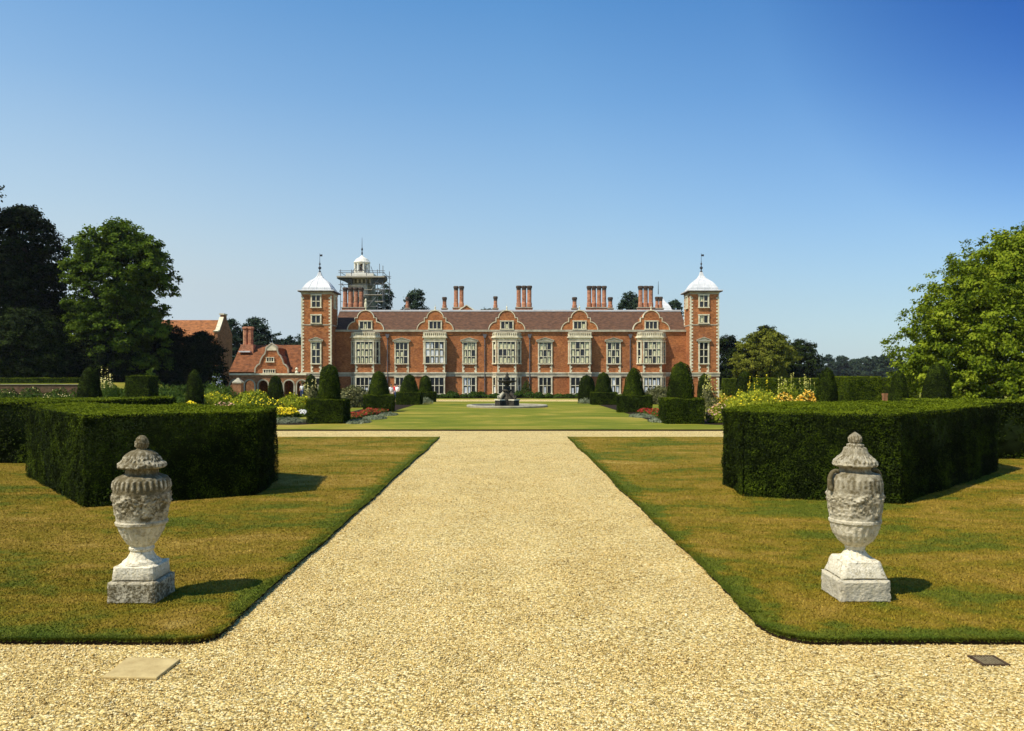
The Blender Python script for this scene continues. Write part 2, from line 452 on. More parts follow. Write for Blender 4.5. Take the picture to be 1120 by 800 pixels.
class MB:
    """collects shapes, then links them as one mesh object"""
    def __init__(s):
        s.v, s.f, s.mi, s.mats, s.cur = [], [], [], [], 0

    def mat(s, m):
        if m not in s.mats: s.mats.append(m)
        s.cur = s.mats.index(m)
        return s

    def add(s, vs, fs):
        b = len(s.v)
        s.v += [tuple(p) for p in vs]
        s.f += [tuple(b + i for i in f) for f in fs]
        s.mi += [s.cur] * len(fs)
        return s

    def box(s, x0, x1, y0, y1, z0, z1):
        if x0 > x1: x0, x1 = x1, x0
        if y0 > y1: y0, y1 = y1, y0
        if z0 > z1: z0, z1 = z1, z0
        return s.add([(x0, y0, z0), (x1, y0, z0), (x1, y1, z0), (x0, y1, z0), (x0, y0, z1), (x1, y0, z1), (x1, y1, z1), (x0, y1, z1)],
                     [(0, 3, 2, 1), (4, 5, 6, 7), (0, 1, 5, 4), (1, 2, 6, 5), (2, 3, 7, 6), (3, 0, 4, 7)])

    def prism_z(s, poly, z0, z1):
        n = len(poly)
        a = sum(poly[i][0] * poly[(i + 1) % n][1] - poly[(i + 1) % n][0] * poly[i][1] for i in range(n))
        if a < 0: poly = poly[::-1]
        vs = [(x, y, z0) for x, y in poly] + [(x, y, z1) for x, y in poly]
        fs = [tuple(range(n - 1, -1, -1)), tuple(range(n, 2 * n))] + [(i, (i + 1) % n, n + (i + 1) % n, n + i) for i in range(n)]
        return s.add(vs, fs)

    def prism_y(s, poly, y0, y1):
        """poly of (x, z), extruded along y"""
        n = len(poly)
        a = sum(poly[i][0] * poly[(i + 1) % n][1] - poly[(i + 1) % n][0] * poly[i][1] for i in range(n))
        if a < 0: poly = poly[::-1]
        vs = [(x, y0, z) for x, z in poly] + [(x, y1, z) for x, z in poly]
        fs = [tuple(range(n)), tuple(range(2 * n - 1, n - 1, -1))] + [((i + 1) % n, i, n + i, n + (i + 1) % n) for i in range(n)]
        return s.add(vs, fs)

    def prism_x(s, poly, x0, x1):
        """poly of (y, z), extruded along x"""
        n = len(poly)
        a = sum(poly[i][0] * poly[(i + 1) % n][1] - poly[(i + 1) % n][0] * poly[i][1] for i in range(n))
        if a < 0: poly = poly[::-1]
        vs = [(x0, y, z) for y, z in poly] + [(x1, y, z) for y, z in poly]
        fs = [tuple(range(n - 1, -1, -1)), tuple(range(n, 2 * n))] + [(i, (i + 1) % n, n + (i + 1) % n, n + i) for i in range(n)]
        return s.add(vs, fs)

    def ribbon(s, pts, th, y0, y1):
        """a coping following the open line pts (x, z), th thick to its left side, from y0 to y1"""
        n = len(pts)
        outer = []
        for i in range(n):
            a, b = pts[max(0, i - 1)], pts[min(n - 1, i + 1)]
            dx, dz = b[0] - a[0], b[1] - a[1]
            l = math.hypot(dx, dz) or 1
            outer.append((pts[i][0] - dz / l * th, pts[i][1] + dx / l * th))
        for i in range(n - 1):
            q = [pts[i], pts[i + 1], outer[i + 1], outer[i]]
            s.prism_y(q, y0, y1)
        return s

    def lathe(s, prof, c=(0, 0, 0), n=24, rot=0.0, close=True):
        vs, fs = [], []
        for r, z in prof:
            for k in range(n):
                a = rot + 2 * math.pi * k / n
                vs.append((c[0] + r * math.cos(a), c[1] + r * math.sin(a), c[2] + z))
        for i in range(len(prof) - 1):
            for k in range(n):
                k2 = (k + 1) % n
                fs.append((i * n + k, i * n + k2, (i + 1) * n + k2, (i + 1) * n + k))
        if close:
            fs.append(tuple(range(n - 1, -1, -1)))
            fs.append(tuple((len(prof) - 1) * n + k for k in range(n)))
        return s.add(vs, fs)

    def tube(s, a, b, r0, r1=None, n=8):
        r1 = r0 if r1 is None else r1
        a, b = Vector(a), Vector(b)
        d = (b - a).normalized()
        u = d.orthogonal().normalized()
        w = d.cross(u)
        vs = []
        for p, r in ((a, r0), (b, r1)):
            for k in range(n):
                t = 2 * math.pi * k / n
                vs.append(p + u * (r * math.cos(t)) + w * (r * math.sin(t)))
        fs = [(k, (k + 1) % n, n + (k + 1) % n, n + k) for k in range(n)]
        fs += [tuple(range(n - 1, -1, -1)), tuple(range(n, 2 * n))]
        return s.add(vs, fs)

    def ball(s, c, r, n=10, m=6, sz=1.0):
        prof = [(max(1e-3, r * math.sin(math.pi * i / m)), -r * sz * math.cos(math.pi * i / m)) for i in range(m + 1)]
        return s.lathe(prof, c, n)

    def place(s, o, ang):
        """turn all collected points about z and move them to o"""
        ca, sa = math.cos(ang), math.sin(ang)
        s.v = [(o[0] + x * ca - y * sa, o[1] + x * sa + y * ca, o[2] + z) for x, y, z in s.v]
        return s

    def build(s, name, parent=None, smooth=False, world_coords=True):
        me = bpy.data.meshes.new(name)
        v = s.v
        o = bpy.data.objects.new(name, me)
        if parent is not None:
            o.parent = parent
            if world_coords:
                off = world_loc(parent)
                v = [(x - off[0], y - off[1], z - off[2]) for x, y, z in v]
        me.from_pydata(v, [], s.f)
        for m in s.mats: me.materials.append(m)
        if len(s.mats) > 1: me.polygons.foreach_set('material_index', s.mi)
        if smooth: me.polygons.foreach_set('use_smooth', [True] * len(s.f))
        me.update()
        COL.objects.link(o)
        return o


def world_loc(o):
    p = Vector((0, 0, 0))
    while o is not None:
        p += Vector(o.location)
        o = o.parent
    return p


def np_mesh(name, verts, blocks, mats, parent=None, tint=None, smooth=False):
    """blocks: list of (faces array n x k, material index).  tint: per vertex."""
    me = bpy.data.meshes.new(name)
    verts = np.asarray(verts, np.float32)
    if parent is not None:
        off = world_loc(parent)
        verts = verts - np.array(off, np.float32)
    me.vertices.add(len(verts))
    me.vertices.foreach_set('co', verts.ravel())
    idx = np.concatenate([np.asarray(b, np.int32).ravel() for b, _ in blocks])
    tot = np.concatenate([np.full(len(b), np.asarray(b).shape[1], np.int32) for b, _ in blocks])
    start = np.concatenate([[0], np.cumsum(tot)[:-1]]).astype(np.int32)
    mi = np.concatenate([np.full(len(b), k, np.int32) for b, k in blocks])
    me.loops.add(len(idx))
    me.loops.foreach_set('vertex_index', idx)
    me.polygons.add(len(tot))
    me.polygons.foreach_set('loop_start', start)
    for m in mats: me.materials.append(m)
    me.polygons.foreach_set('material_index', mi)
    if smooth: me.polygons.foreach_set('use_smooth', np.ones(len(tot), bool))
    me.update(calc_edges=True)
    if tint is not None:
        a = me.attributes.new("tint", 'FLOAT', 'POINT')
        a.data.foreach_set('value', np.asarray(tint, np.float32))
    o = bpy.data.objects.new(name, me)
    o.parent = parent
    COL.objects.link(o)
    return o


_H = np.random.default_rng(99).random(65536).astype(np.float32)


def vnoise(p, scale, seed=0):
    """smooth value noise 0..1 at points p (n x 3)"""
    q = np.asarray(p, np.float64) * scale + seed * 17.31
    i = np.floor(q).astype(np.int64)
    f = q - i
    f = f * f * (3 - 2 * f)
    out = 0
    for dx in (0, 1):
        for dy in (0, 1):
            for dz in (0, 1):
                h = ((i[:, 0] + dx) * 73856093 ^ (i[:, 1] + dy) * 19349663 ^ (i[:, 2] + dz) * 83492791) & 65535
                w = (f[:, 0] if dx else 1 - f[:, 0]) * (f[:, 1] if dy else 1 - f[:, 1]) * (f[:, 2] if dz else 1 - f[:, 2])
                out = out + w * _H[h]
    return out


def unit(a):
    return a / np.maximum(np.linalg.norm(a, axis=1, keepdims=True), 1e-9)


def leaf_quads(c, nrm, size, width=0.55, along=None):
    """diamond leaves centred on c, facing nrm"""
    n = len(c)
    r = RNG.normal(size=(n, 3)) if along is None else along + RNG.normal(size=(n, 3)) * 0.25
    nrm = unit(nrm)
    t = unit(r - nrm * np.sum(r * nrm, 1, keepdims=True))
    b = np.cross(nrm, t)
    s = np.asarray(size).reshape(-1, 1) * 0.5
    bend = nrm * s * 0.25
    v = np.stack([c - t * s - bend, c + b * s * width, c + t * s - bend, c - b * s * width], 1).reshape(-1, 3)
    f = np.arange(n * 4, dtype=np.int32).reshape(-1, 4)
    return v, f


def leafy(name, c, nrm, size, tint, mat, parent=None, width=0.55, along=None, body=None, core=None):
    """leaf mass as one mesh, with an optional solid inside (verts, faces list)"""
    v, f = leaf_quads(c, nrm, size, width, along)
    tv = np.repeat(np.clip(tint, 0, 1), 4)
    blocks, mats = [(f, 0)], [mat]
    if body is not None:
        bv, bf = body
        off = len(v)
        v = np.concatenate([v, np.asarray(bv, np.float64)])
        tv = np.concatenate([tv, np.zeros(len(bv))])
        by = {}
        for q in bf: by.setdefault(len(q), []).append([off + i for i in q])
        for k in by: blocks.append((np.array(by[k], np.int32), 1))
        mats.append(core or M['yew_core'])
    return np_mesh(name, v, blocks, mats, parent, tv)


def inside(poly, x, y):
    r = np.zeros(len(x), bool)
    n = len(poly)
    for i in range(n):
        x0, y0 = poly[i]
        x1, y1 = poly[(i + 1) % n]
        if y0 == y1: continue
        c = ((y0 > y) != (y1 > y)) & (x < (x1 - x0) * (y - y0) / (y1 - y0) + x0)
        r ^= c
    return r


# ------------------------------------------------------------------ ground, gravel, lawns
def sheet(name, poly, z, mat, label, cat, edge=None, depth=0.0, top_only=False):
    b = MB().mat(mat)
    if depth:
        b.prism_z(poly, z - depth, z)
        if edge:
            b.mats.append(edge)
            b.mi = [0 if i == 1 else 1 for i in range(len(b.mi))]
    else:
        b.add([(x, y, z) for x, y in poly], [tuple(range(len(poly)))])
    return tag(b.build(name), label, cat, None, 'structure')


XL, XR, YF, YB = -2.76, 2.54, 7.60, 33.6
LZ = 0.052


def rect(x0, x1, y0, y1):
    return [(x0, y0), (x1, y0), (x1, y1), (x0, y1)]


def lawn_poly(side):
    r = 0.26 if side < 0 else 0.42
    x = XL if side < 0 else XR
    pts = []
    cx, cy = x + side * r, YF + r
    a0 = [-90, 0] if side < 0 else [-90, -180]
    for k in range(13):
        a = math.radians(a0[0] + (a0[1] - a0[0]) * k / 12)
        pts.append((cx + r * math.cos(a), cy + r * math.sin(a)))
    for k in range(1, 110):      # slightly uneven spade-cut edge
        y = YF + r + (YB - YF - r) * (k / 110) ** 1.4
        pts.append((x + random.uniform(-0.018, 0.018) + 0.035 * math.sin(y * 0.9 + side) * math.sin(y * 0.37 + 1), y))
    pts += [(x, YB), (side * 60, YB), (side * 60, YF)]
    for k in range(1, 90):
        xx = side * 60 + (cx - side * 60) * k / 90
        pts.append((xx, YF + random.uniform(-0.02, 0.02)))
    return pts


sheet("ground", rect(-2500, 2500, -60, 4500), -0.02, M['park'], "wide summer grass parkland reaching the horizon", "ground")
sheet("gravel_path", rect(-62, 62, -20, 38.2), 0.0, M['gravel'], "broad golden gravel path leading to the house with a cross path", "path")
PL, PR = lawn_poly(-1), lawn_poly(1)
sheet("front_lawn", PL, LZ, M['grass'], "dry mown lawn left of the gravel path, under the left urn", "lawn", M['soil'], 0.10)
sheet("front_lawn", PR, LZ, M['grass'], "dry mown lawn right of the gravel path, under the right urn", "lawn", M['soil'], 0.10)
ce = [(-60 + 120 * k / 120, 38.0 + random.uniform(-0.03, 0.03)) for k in range(121)]
sheet("parterre_lawn", ce + [(60, 82), (-60, 82)], LZ + 0.02, M['park'], "striped pale lawn round the fountain beyond the cross path", "lawn", M['soil'], 0.14)
sheet("terrace_path", rect(-60, 60, 82, 91), 0.03, M['gravel'], "pale gravel walk in front of the house", "path")
for sgn in (-1, 1):
    sheet("flower_bed", [(sgn * 8.1, 44), (sgn * 8.1, 80), (sgn * 11, 80), (sgn * 11, 47), (sgn * 26, 47), (sgn * 26, 41.6), (sgn * 10.7, 41.6)][::1], LZ + 0.026,
          M['soil'], "dark soil flower bed along the %s edge of the fountain lawn" % ("left" if sgn < 0 else "right"), "flower bed")
sheet("house_bed", rect(-22.2, 22.6, 97.5, 104.0), 0.02, M['soil'], "planted soil bed along the foot of the house", "flower bed")


# grass blades on the near turf
def grass_blades():
    P = []
    for poly, sg in ((PL, -1), (PR, 1)):
        for (y0, y1, dens, fr) in ((YF - 0.1, 10.5, 3600, 0.70), (10.5, 14, 2000, 0.70), (14, 18, 1200, 0.68), (18, 23, 700, 0.66), (23, 33.5, 320, 0.64)):
            xin = abs(XL) if sg < 0 else XR
            xo = y1 * fr
            n = int((y1 - y0) * (xo - xin) * dens)
            x = sg * RNG.uniform(xin - 0.03, xo, n)
            y = RNG.uniform(y0, y1, n)
            k = inside(poly, x, y)
            P.append(np.stack([x[k], y[k], np.full(k.sum(), LZ)], 1))
        # shaggy fringe along the cut edges
        n = 26000
        y = YF + 0.9 + (26 - YF) * RNG.random(n) ** 1.7
        x = (XL if sg < 0 else XR) + sg * np.abs(RNG.normal(0, 0.035, n))
        P.append(np.stack([x, y, np.full(n, LZ)], 1))
        n = 22000
        x = sg * RNG.uniform(3.2, 6.5, n)
        y = YF + np.abs(RNG.normal(0, 0.04, n))
        P.append(np.stack([x, y, np.full(n, LZ)], 1))
        n = 7000
        pa = np.array(poly[:13])
        i = RNG.integers(0, 12, n)
        t = RNG.random((n, 1))
        q = pa[i] * (1 - t) + pa[i + 1] * t
        q[:, 0] += sg * np.abs(RNG.normal(0, 0.03, n))
        q[:, 1] += np.abs(RNG.normal(0, 0.03, n))
        P.append(np.concatenate([q, np.full((n, 1), LZ)], 1))
    p = np.concatenate(P)
    n = len(p)
    h = RNG.uniform(0.008, 0.020, n)
    tall = RNG.random(n) < 0.006
    h[tall] *= 1.9
    w = RNG.uniform(0.003, 0.006, n) * (1 + p[:, 1] / 12)
    a = RNG.uniform(0, 2 * np.pi, n)
    lean = RNG.normal(0, 0.8, (n, 2)) * h[:, None]
    d = np.stack([np.cos(a), np.sin(a)], 1) * w[:, None]
    v = np.zeros((n, 3, 3))
    v[:, 0, :2] = p[:, :2] - d
    v[:, 1, :2] = p[:, :2] + d
    v[:, 0, 2] = v[:, 1, 2] = LZ - 0.004
    v[:, 2, :2] = p[:, :2] + lean
    v[:, 2, 2] = LZ + h
    # longer blades leaning out over the cut edges and tufts against the stone plinths
    E, D = [], []
    for poly, sg in ((PL, -1), (PR, 1)):
        pa = np.array(poly[:72] + poly[-40:] if False else poly)
        seg = np.roll(pa, -1, 0) - pa
        L = np.hypot(seg[:, 0], seg[:, 1])
        mid = pa + seg / 2
        ok = (mid[:, 1] < 33.5) & (np.abs(mid[:, 0]) < 8.5) & (L < 3)
        w_ = L * ok * np.where(mid[:, 1] < 14, 1.0, 0.45)
        k = RNG.choice(len(pa), 30000, p=w_ / w_.sum())
        t = RNG.random((30000, 1))
        nr = np.stack([seg[:, 1], -seg[:, 0]], 1) / np.maximum(L, 1e-6)[:, None]
        cen = np.array([sg * 6.0, 15.0])
        nr = np.where((np.sum(nr * (mid - cen), 1) > 0)[:, None], nr, -nr)
        E.append(pa[k] + seg[k] * t - nr[k] * np.abs(RNG.normal(0, 0.02, (30000, 1))))
        D.append(nr[k])
    for (ux, uy) in ((-4.06, 9.06), (3.91, 9.13)):
        k = 1500
        sd = RNG.integers(0, 4, k)
        u = RNG.uniform(-0.29, 0.29, k)
        g = 0.285 + np.abs(RNG.normal(0, 0.015, k))
        E.append(np.stack([ux + np.where(sd == 0, u, np.where(sd == 1, u, np.where(sd == 2, g, -g))), uy + np.where(sd == 0, g, np.where(sd == 1, -g, u))], 1))
        D.append(RNG.normal(0, 0.5, (k, 2)))
    E, D = np.concatenate(E), np.concatenate(D)
    m = len(E)
    a = RNG.uniform(0, 2 * np.pi, m)
    hh = RNG.uniform(0.012, 0.034, m)
    ww = RNG.uniform(0.003, 0.006, m)[:, None] * np.stack([np.cos(a), np.sin(a)], 1) * (1 + E[:, 1:2] / 14)
    v2 = np.zeros((m, 3, 3))
    v2[:, 0, :2], v2[:, 1, :2] = E - ww, E + ww
    v2[:, 0, 2] = v2[:, 1, 2] = LZ - 0.008
    v2[:, 2, :2] = E + D * (hh * RNG.uniform(0.3, 1.5, m))[:, None] + RNG.normal(0, 0.008, (m, 2))
    v2[:, 2, 2] = LZ + hh * RNG.uniform(-0.9, 1.0, m)
    v = np.concatenate([v, v2])
    n += m
    o = np_mesh("grass", v.reshape(-1, 3), [(np.arange(3 * n).reshape(-1, 3), 0)], [M['blades']], None, np.repeat(RNG.random(n), 3))
    tag(o, "short dry grass blades on the two front lawns", "grass", None, 'stuff')


grass_blades()


def gravel_stones():
    P = []
    for (y0, y1, x0, x1, dens) in ((4.6, 7.75, -5.6, 5.6, 3300), (7.75, 12, XL - 0.9, XR + 1.1, 2800), (12, 17, XL, XR, 1500), (17, 21, XL, XR, 900), (21, 26, XL, XR, 550), (26, 32, XL, XR, 260)):
        n = int((y1 - y0) * (x1 - x0) * dens)
        P.append(np.stack([RNG.uniform(x0, x1, n), RNG.uniform(y0, y1, n)], 1))
    p = np.concatenate(P)
    bad = inside(PL, p[:, 0], p[:, 1]) | inside(PR, p[:, 0], p[:, 1])
    bad |= (p[:, 0] > -3.335) & (p[:, 0] < -2.885) & (p[:, 1] > 6.735) & (p[:, 1] < 7.185)
    bad |= (p[:, 0] > 4.13) & (p[:, 0] < 4.35) & (p[:, 1] > 7.05) & (p[:, 1] < 7.27)
    thin = vnoise(np.column_stack([p, np.zeros(len(p))]), 2.2, 9) < 0.36      # scuffed places with fewer loose chips
    bad |= thin & (RNG.random(len(p)) < 0.55)
    p = p[~bad]
    n = len(p)
    r = np.clip(RNG.lognormal(math.log(0.0049), 0.42, n), 0.003, 0.018)
    r *= np.clip(1 + (p[:, 1] - 12) * 0.025, 1, 1.5)
    big = RNG.random(n) < 0.0006
    r[big] = 0.021
    base = np.array([[1, 0, 0], [0, 1, 0], [-1, 0, 0], [0, -1, 0], [0, 0, 1], [0, 0, -1]], float)
    j = base[None] * RNG.uniform(0.6, 1.25, (n, 6, 1)) + RNG.normal(0, 0.16, (n, 6, 3))
    # random turn
    q = unit(RNG.normal(size=(n, 4)))
    w, x, y, z = q.T
    R = np.stack([1 - 2 * (y * y + z * z), 2 * (x * y - z * w), 2 * (x * z + y * w), 2 * (x * y + z * w), 1 - 2 * (x * x + z * z), 2 * (y * z - x * w),
                  2 * (x * z - y * w), 2 * (y * z + x * w), 1 - 2 * (x * x + y * y)], 1).reshape(n, 3, 3)
    j = np.einsum('nij,nkj->nki', R, j)
    j[:, :, 2] *= 0.72
    v = j * r[:, None, None]
    v[:, :, 0] += p[:, 0, None]
    v[:, :, 1] += p[:, 1, None]
    p3 = np.concatenate([p, np.zeros((n, 1))], 1)
    v[:, :, 2] += (r * 0.35 + 0.006 * vnoise(p3, 3.0))[:, None]
    tri = np.array([[0, 1, 4], [1, 2, 4], [2, 3, 4], [3, 0, 4], [1, 0, 5], [2, 1, 5], [3, 2, 5], [0, 3, 5]])
    f = (np.arange(n)[:, None, None] * 6 + tri[None]).reshape(-1, 3)
    tint = np.clip(RNG.beta(1.5, 1.3, n) + (vnoise(p3, 1.3) - 0.5) * 0.3 + (vnoise(p3 * np.array([1, 0.12, 1]), 1.6, 5) - 0.5) * 0.3, 0, 1)
    o = np_mesh("gravel", v.reshape(-1, 3), [(f, 0)], [M['stones']], None, np.repeat(tint, 6))
    tag(o, "loose golden gravel chips covering the near path", "gravel", None, 'stuff')


gravel_stones()


# ------------------------------------------------------------------ the house
Y0 = 105.0           # front wall
YT = 102.4           # tower fronts
YBAY = 104.2         # bay fronts
house = empty("manor_house", (0, Y0, 0), "long red brick mansion with two square corner towers and shaped gables", "mansion")


def hx(u, d=Y0): return PX(u, d)
def hz(v, d=Y0): return PZ(v, d)


EAVE, RIDGE_Y = hz(361.8), Y0 + 4.2
RIDGE = PZ(340.6, RIDGE_Y)
WX0, WX1 = hx(364), hx(752)
b = MB().mat(M['brick']).box(WX0, WX1, Y0, Y0 + 9.5, 0, EAVE)
b.build("wall", house)
b = MB().mat(M['tile'])
b.prism_x([(Y0 - 0.12, EAVE - 0.02), (RIDGE_Y, RIDGE), (Y0 + 9.6, EAVE - 0.02)], WX0 + 0.02, WX1 - 0.02)
roof = b.build("roof", house)
b = MB().mat(M['lead']).box(WX0, WX1, RIDGE_Y - 0.2, RIDGE_Y + 0.2, RIDGE - 0.05, RIDGE + 0.17)
b.build("ridge", roof)
b = MB().mat(M['stone_grey']).box(WX0, WX1, Y0 - 0.22, Y0 - 0.003, EAVE - 0.16, EAVE + 0.10)
b.build("parapet", house)
MB().mat(M['stone']).box(WX0, WX1, Y0 - 0.16, Y0 - 0.003, hz(408.7), hz(407.6)).build("string_course", house)
MB().mat(M['stone_grey']).box(WX0, WX1, Y0 - 0.10, Y0 - 0.003, hz(412.0), hz(408.7) - 0.003).build("frieze", house)


def window(o, ang, w, z0, z1, nx, ny, parent, blinds=0.8, bmat=None, drop=None, pediment=False, jamb=0.17, head=0.16, name="window", curtain_rows=None):
    """window on a wall plane through o turned by ang; local x along the wall, -y outwards"""
    fr, gl, cu = MB().mat(M['stone']), MB().mat(M['glass']), MB().mat(bmat or M['curtain'])
    hw = w / 2
    out, mul = 0.13, 0.085
    fr.box(-hw, -hw + jamb, -out, -0.003, z0, z1).box(hw - jamb, hw, -out, -0.003, z0, z1)
    fr.box(-hw - 0.04, hw + 0.04, -out - 0.03, -0.003, z1 + 0.003, z1 + head)
    fr.box(-hw - 0.05, hw + 0.05, -out - 0.05, -0.003, z0 - 0.13, z0 - 0.003)
    ix0, ix1 = -hw + jamb, hw - jamb
    lw = (ix1 - ix0) / nx
    lh = (z1 - z0) / ny
    for k in range(1, nx):
        x = ix0 + lw * k
        fr.box(x - mul / 2, x + mul / 2, -out + 0.02, -0.003, z0, z1 - 0.002)
    for k in range(1, ny):
        z = z0 + lh * k
        for i in range(nx):
            fr.box(ix0 + lw * i + mul / 2 + 0.002, ix0 + lw * (i + 1) - mul / 2 - 0.002, -out + 0.03, -0.003, z - mul / 2, z + mul / 2)
    if drop is not None:        # toothed jambs carried down to the string course
        z = z0 - 0.135
        k = 0
        while z > drop + 0.05:
            zz = max(drop, z - 0.24)
            ex = 0.13 if k % 2 else 0.0
            fr.box(-hw, -hw + jamb + ex, -0.06, -0.003, zz, z - 0.004).box(hw - jamb - ex, hw, -0.06, -0.003, zz, z - 0.004)
            z = zz
            k += 1
    if pediment:
        zt = z1 + head + 0.003
        fr.mat(M['stone_grey']).box(-hw - 0.22, hw + 0.22, -0.26, -0.003, zt, zt + 0.12)
        fr.mat(M['stone']).prism_y([(-hw - 0.05, zt + 0.123), (hw + 0.05, zt + 0.123), (0, zt + 0.42)], -0.13, -0.003)
        fr.mat(M['stone_grey']).ribbon([(-hw - 0.22, zt + 0.125), (0, zt + 0.46), (hw + 0.22, zt + 0.125)], 0.09, -0.26, -0.003)
    gl.add([(ix0, -0.012, z0), (ix1, -0.012, z0), (ix1, -0.012, z1), (ix0, -0.012, z1)], [(0, 1, 2, 3)])
    nb = 0
    for i in range(nx):
        for k in range(ny):
            if random.random() > blinds * (0.8 if k % 2 else 1.0): continue
            x0 = ix0 + lw * i + mul / 2 + 0.01 + random.uniform(0, 0.10) * lw
            x1 = ix0 + lw * (i + 1) - mul / 2 - 0.01 - random.uniform(0.0, 0.30) * lw
            zb = z0 + lh * k + mul / 2 + 0.01
            zt = z0 + lh * (k + 1) - mul / 2 - random.uniform(0.03, 0.3) * lh
            cu.add([(x0, -0.022, zb), (x1, -0.022, zb), (x1, -0.022, zt), (x0, -0.022, zt)], [(0, 1, 2, 3)])
            nb += 1
    fo = fr.place((o[0], o[1], 0), ang).build(name, parent)
    gl.place((o[0], o[1], 0), ang).build("glass", fo)
    if nb > 3 or nb == 1: cu.place((o[0], o[1], 0), ang).build("blind", fo)
    return fo


STR = hz(407.5)
GW0, GW1 = hz(430.5), hz(413.2)


def gable(u):
    c = hx(u)
    sc = Y0 / F
    R = []
    for k in range(11):          # lower quarter round
        a = math.radians(9 * k)
        R.append((11.4 + 8.1 * math.cos(a), 361.8 - 9.2 * math.sin(a)))
    R += [(11.4, 348.2), (8.6, 348.2)]
    for k in range(1, 11):
        a = math.radians(9 * k)
        R.append((8.6 * math.cos(a), 348.0 - 7.8 * math.sin(a)))
    right = [(c + du * sc, hz(v)) for du, v in R]
    left = [(2 * c - x, z) for x, z in right[:-1]]
    poly = right + left[::-1]
    y1 = Y0 + 2.6
    g = MB().mat(M['brick']).prism_y([(right[0][0], EAVE - 0.5)] + poly + [(left[0][0], EAVE - 0.5)], Y0 - 0.10, y1)
    go = g.build("gable", house)
    line = right + left[::-1]
    MB().mat(M['stone']).ribbon(line[::-1], 0.10, Y0 - 0.17, Y0 + 0.3).build("coping", go)
    f = MB().mat(M['stone'])
    f.lathe([(0.10, 0), (0.10, 0.12), (0.05, 0.18), (0.11, 0.34), (0.03, 0.48), (0.012, 0.75)], (c, Y0 + 0.05, right[-1][1] + 0.10), 10)
    if u < 410:
        f.lathe([(0.16, 0.3), (0.2, 0.8), (0.12, 1.1), (0.14, 1.3), (0.03, 1.5)], (c, Y0 + 0.05, right[-1][1] + 0.10), 10)
    f.build("finial", go)
    window((c, Y0 - 0.10), 0, 1.75, hz(359.8), hz(352.0), 3, 1, house, 0.15, jamb=0.15, head=0.13)
    return right[-1][1]


BAYS = [400.0, 476.0, 554.3, 633.8, 712.2]
for i, u in enumerate(BAYS):
    gz = gable(u)
    cx = hx(u)
    ztop = hz(369.6)
    if i % 2 == 0:
        wf, ww = 1.24, 1.80
        P = [(cx - ww, Y0 - 0.002), (cx - wf, YBAY), (cx + wf, YBAY), (cx + ww, Y0 - 0.002)]
    else:
        wf = ww = 1.36
        P = [(cx - ww, Y0 - 0.002), (cx - wf, YBAY), (cx + wf, YBAY), (cx + ww, Y0 - 0.002)]
    bay = MB().mat(M['brick']).prism_z(P, 0, ztop).build("bay", house)

    def off(d, P=P, cx=cx):
        return [(P[0][0] - d, P[0][1]), (P[1][0] - d * 0.8, P[1][1] - d), (P[2][0] + d * 0.8, P[2][1] - d), (P[3][0] + d, P[3][1])]
    MB().mat(M['stone']).prism_z(off(0.16), hz(408.7), STR).build("string_course", bay)
    MB().mat(M['stone_grey']).prism_z(off(0.10), hz(412.0), hz(408.7) - 0.003).build("frieze", bay)
    MB().mat(M['stone']).prism_z(off(0.05), ztop - 0.35, ztop - 0.05).prism_z(off(0.24), ztop - 0.0502, ztop + 0.12).build("cornice", bay)
    pr = MB().mat(M['stone']).prism_z(off(0.12), ztop + 0.123, ztop + 0.22)
    zt = hz(364.0)
    q = off(0.10)
    for (a, c2) in ((0, 1), (1, 2), (2, 3)):
        n = 11 if a == 1 else 3
        for k in range(n):
            t = (k + 0.5) / n
            x, y = q[a][0] * (1 - t) + q[c2][0] * t, q[a][1] * (1 - t) + q[c2][1] * t
            pr.box(x - 0.055, x + 0.055, y + 0.03, y + 0.14, ztop + 0.222, zt - 0.122)
    pr.prism_z([(q[1][0] - 0.03, q[1][1] + 0.03), (q[2][0] + 0.03, q[2][1] + 0.03), (q[2][0] + 0.03, q[2][1] + 0.22), (q[1][0] - 0.03, q[1][1] + 0.22)], zt - 0.12, zt)
    for a, c2, sg in ((0, 1, -1), (3, 2, 1)):
        pr.prism_z([(q[a][0], q[a][1]), (q[c2][0], q[c2][1] + 0.02), (q[c2][0] - sg * 0.18, q[c2][1] + 0.22), (q[a][0] - sg * 0.18, q[a][1])], zt - 0.125, zt - 0.004)
    pr.build("balustrade", bay)
    MB().mat(M['stone_grey']).prism_z([(p[0] * 0.96 + cx * 0.04, p[1] + (0.1 if p[1] < Y0 - 0.1 else 0)) for p in P], ztop + 0.124, ztop + 0.5).build("backing", bay)
    fo = 0.06
    window((cx, YBAY), 0, 2 * wf - fo, hz(397.5), hz(374.4), 4, 3, house, 0.95, M['curtain'] if i != 1 else M['white_blind'], STR + 0.003)
    window((cx, YBAY), 0, 2 * wf - fo, GW0, GW1, 4, 2, house, 0.75, M['white_blind'])
    if i % 2 == 0:
        for sg in (-1, 1):
            mx, my = cx + sg * (wf + ww) / 2, (YBAY + Y0) / 2
            ang = sg * math.atan2(Y0 - YBAY, ww - wf)
            ln = math.hypot(Y0 - YBAY, ww - wf)
            window((mx, my), ang, ln - 0.1, hz(397.5), hz(374.4), 1, 3, house, 0.1, None, None, False, 0.2)
            window((mx, my), ang, ln - 0.1, GW0, GW1, 1, 2, house, 0.2, M['white_blind'], None, False, 0.2)
    else:
        for sg in (-1, 1):
            window((cx + sg * wf, (YBAY + Y0) / 2), sg * math.pi / 2, 0.62, hz(397.5), hz(374.4), 1, 3, house, 0.2, None, None, False, 0.12)

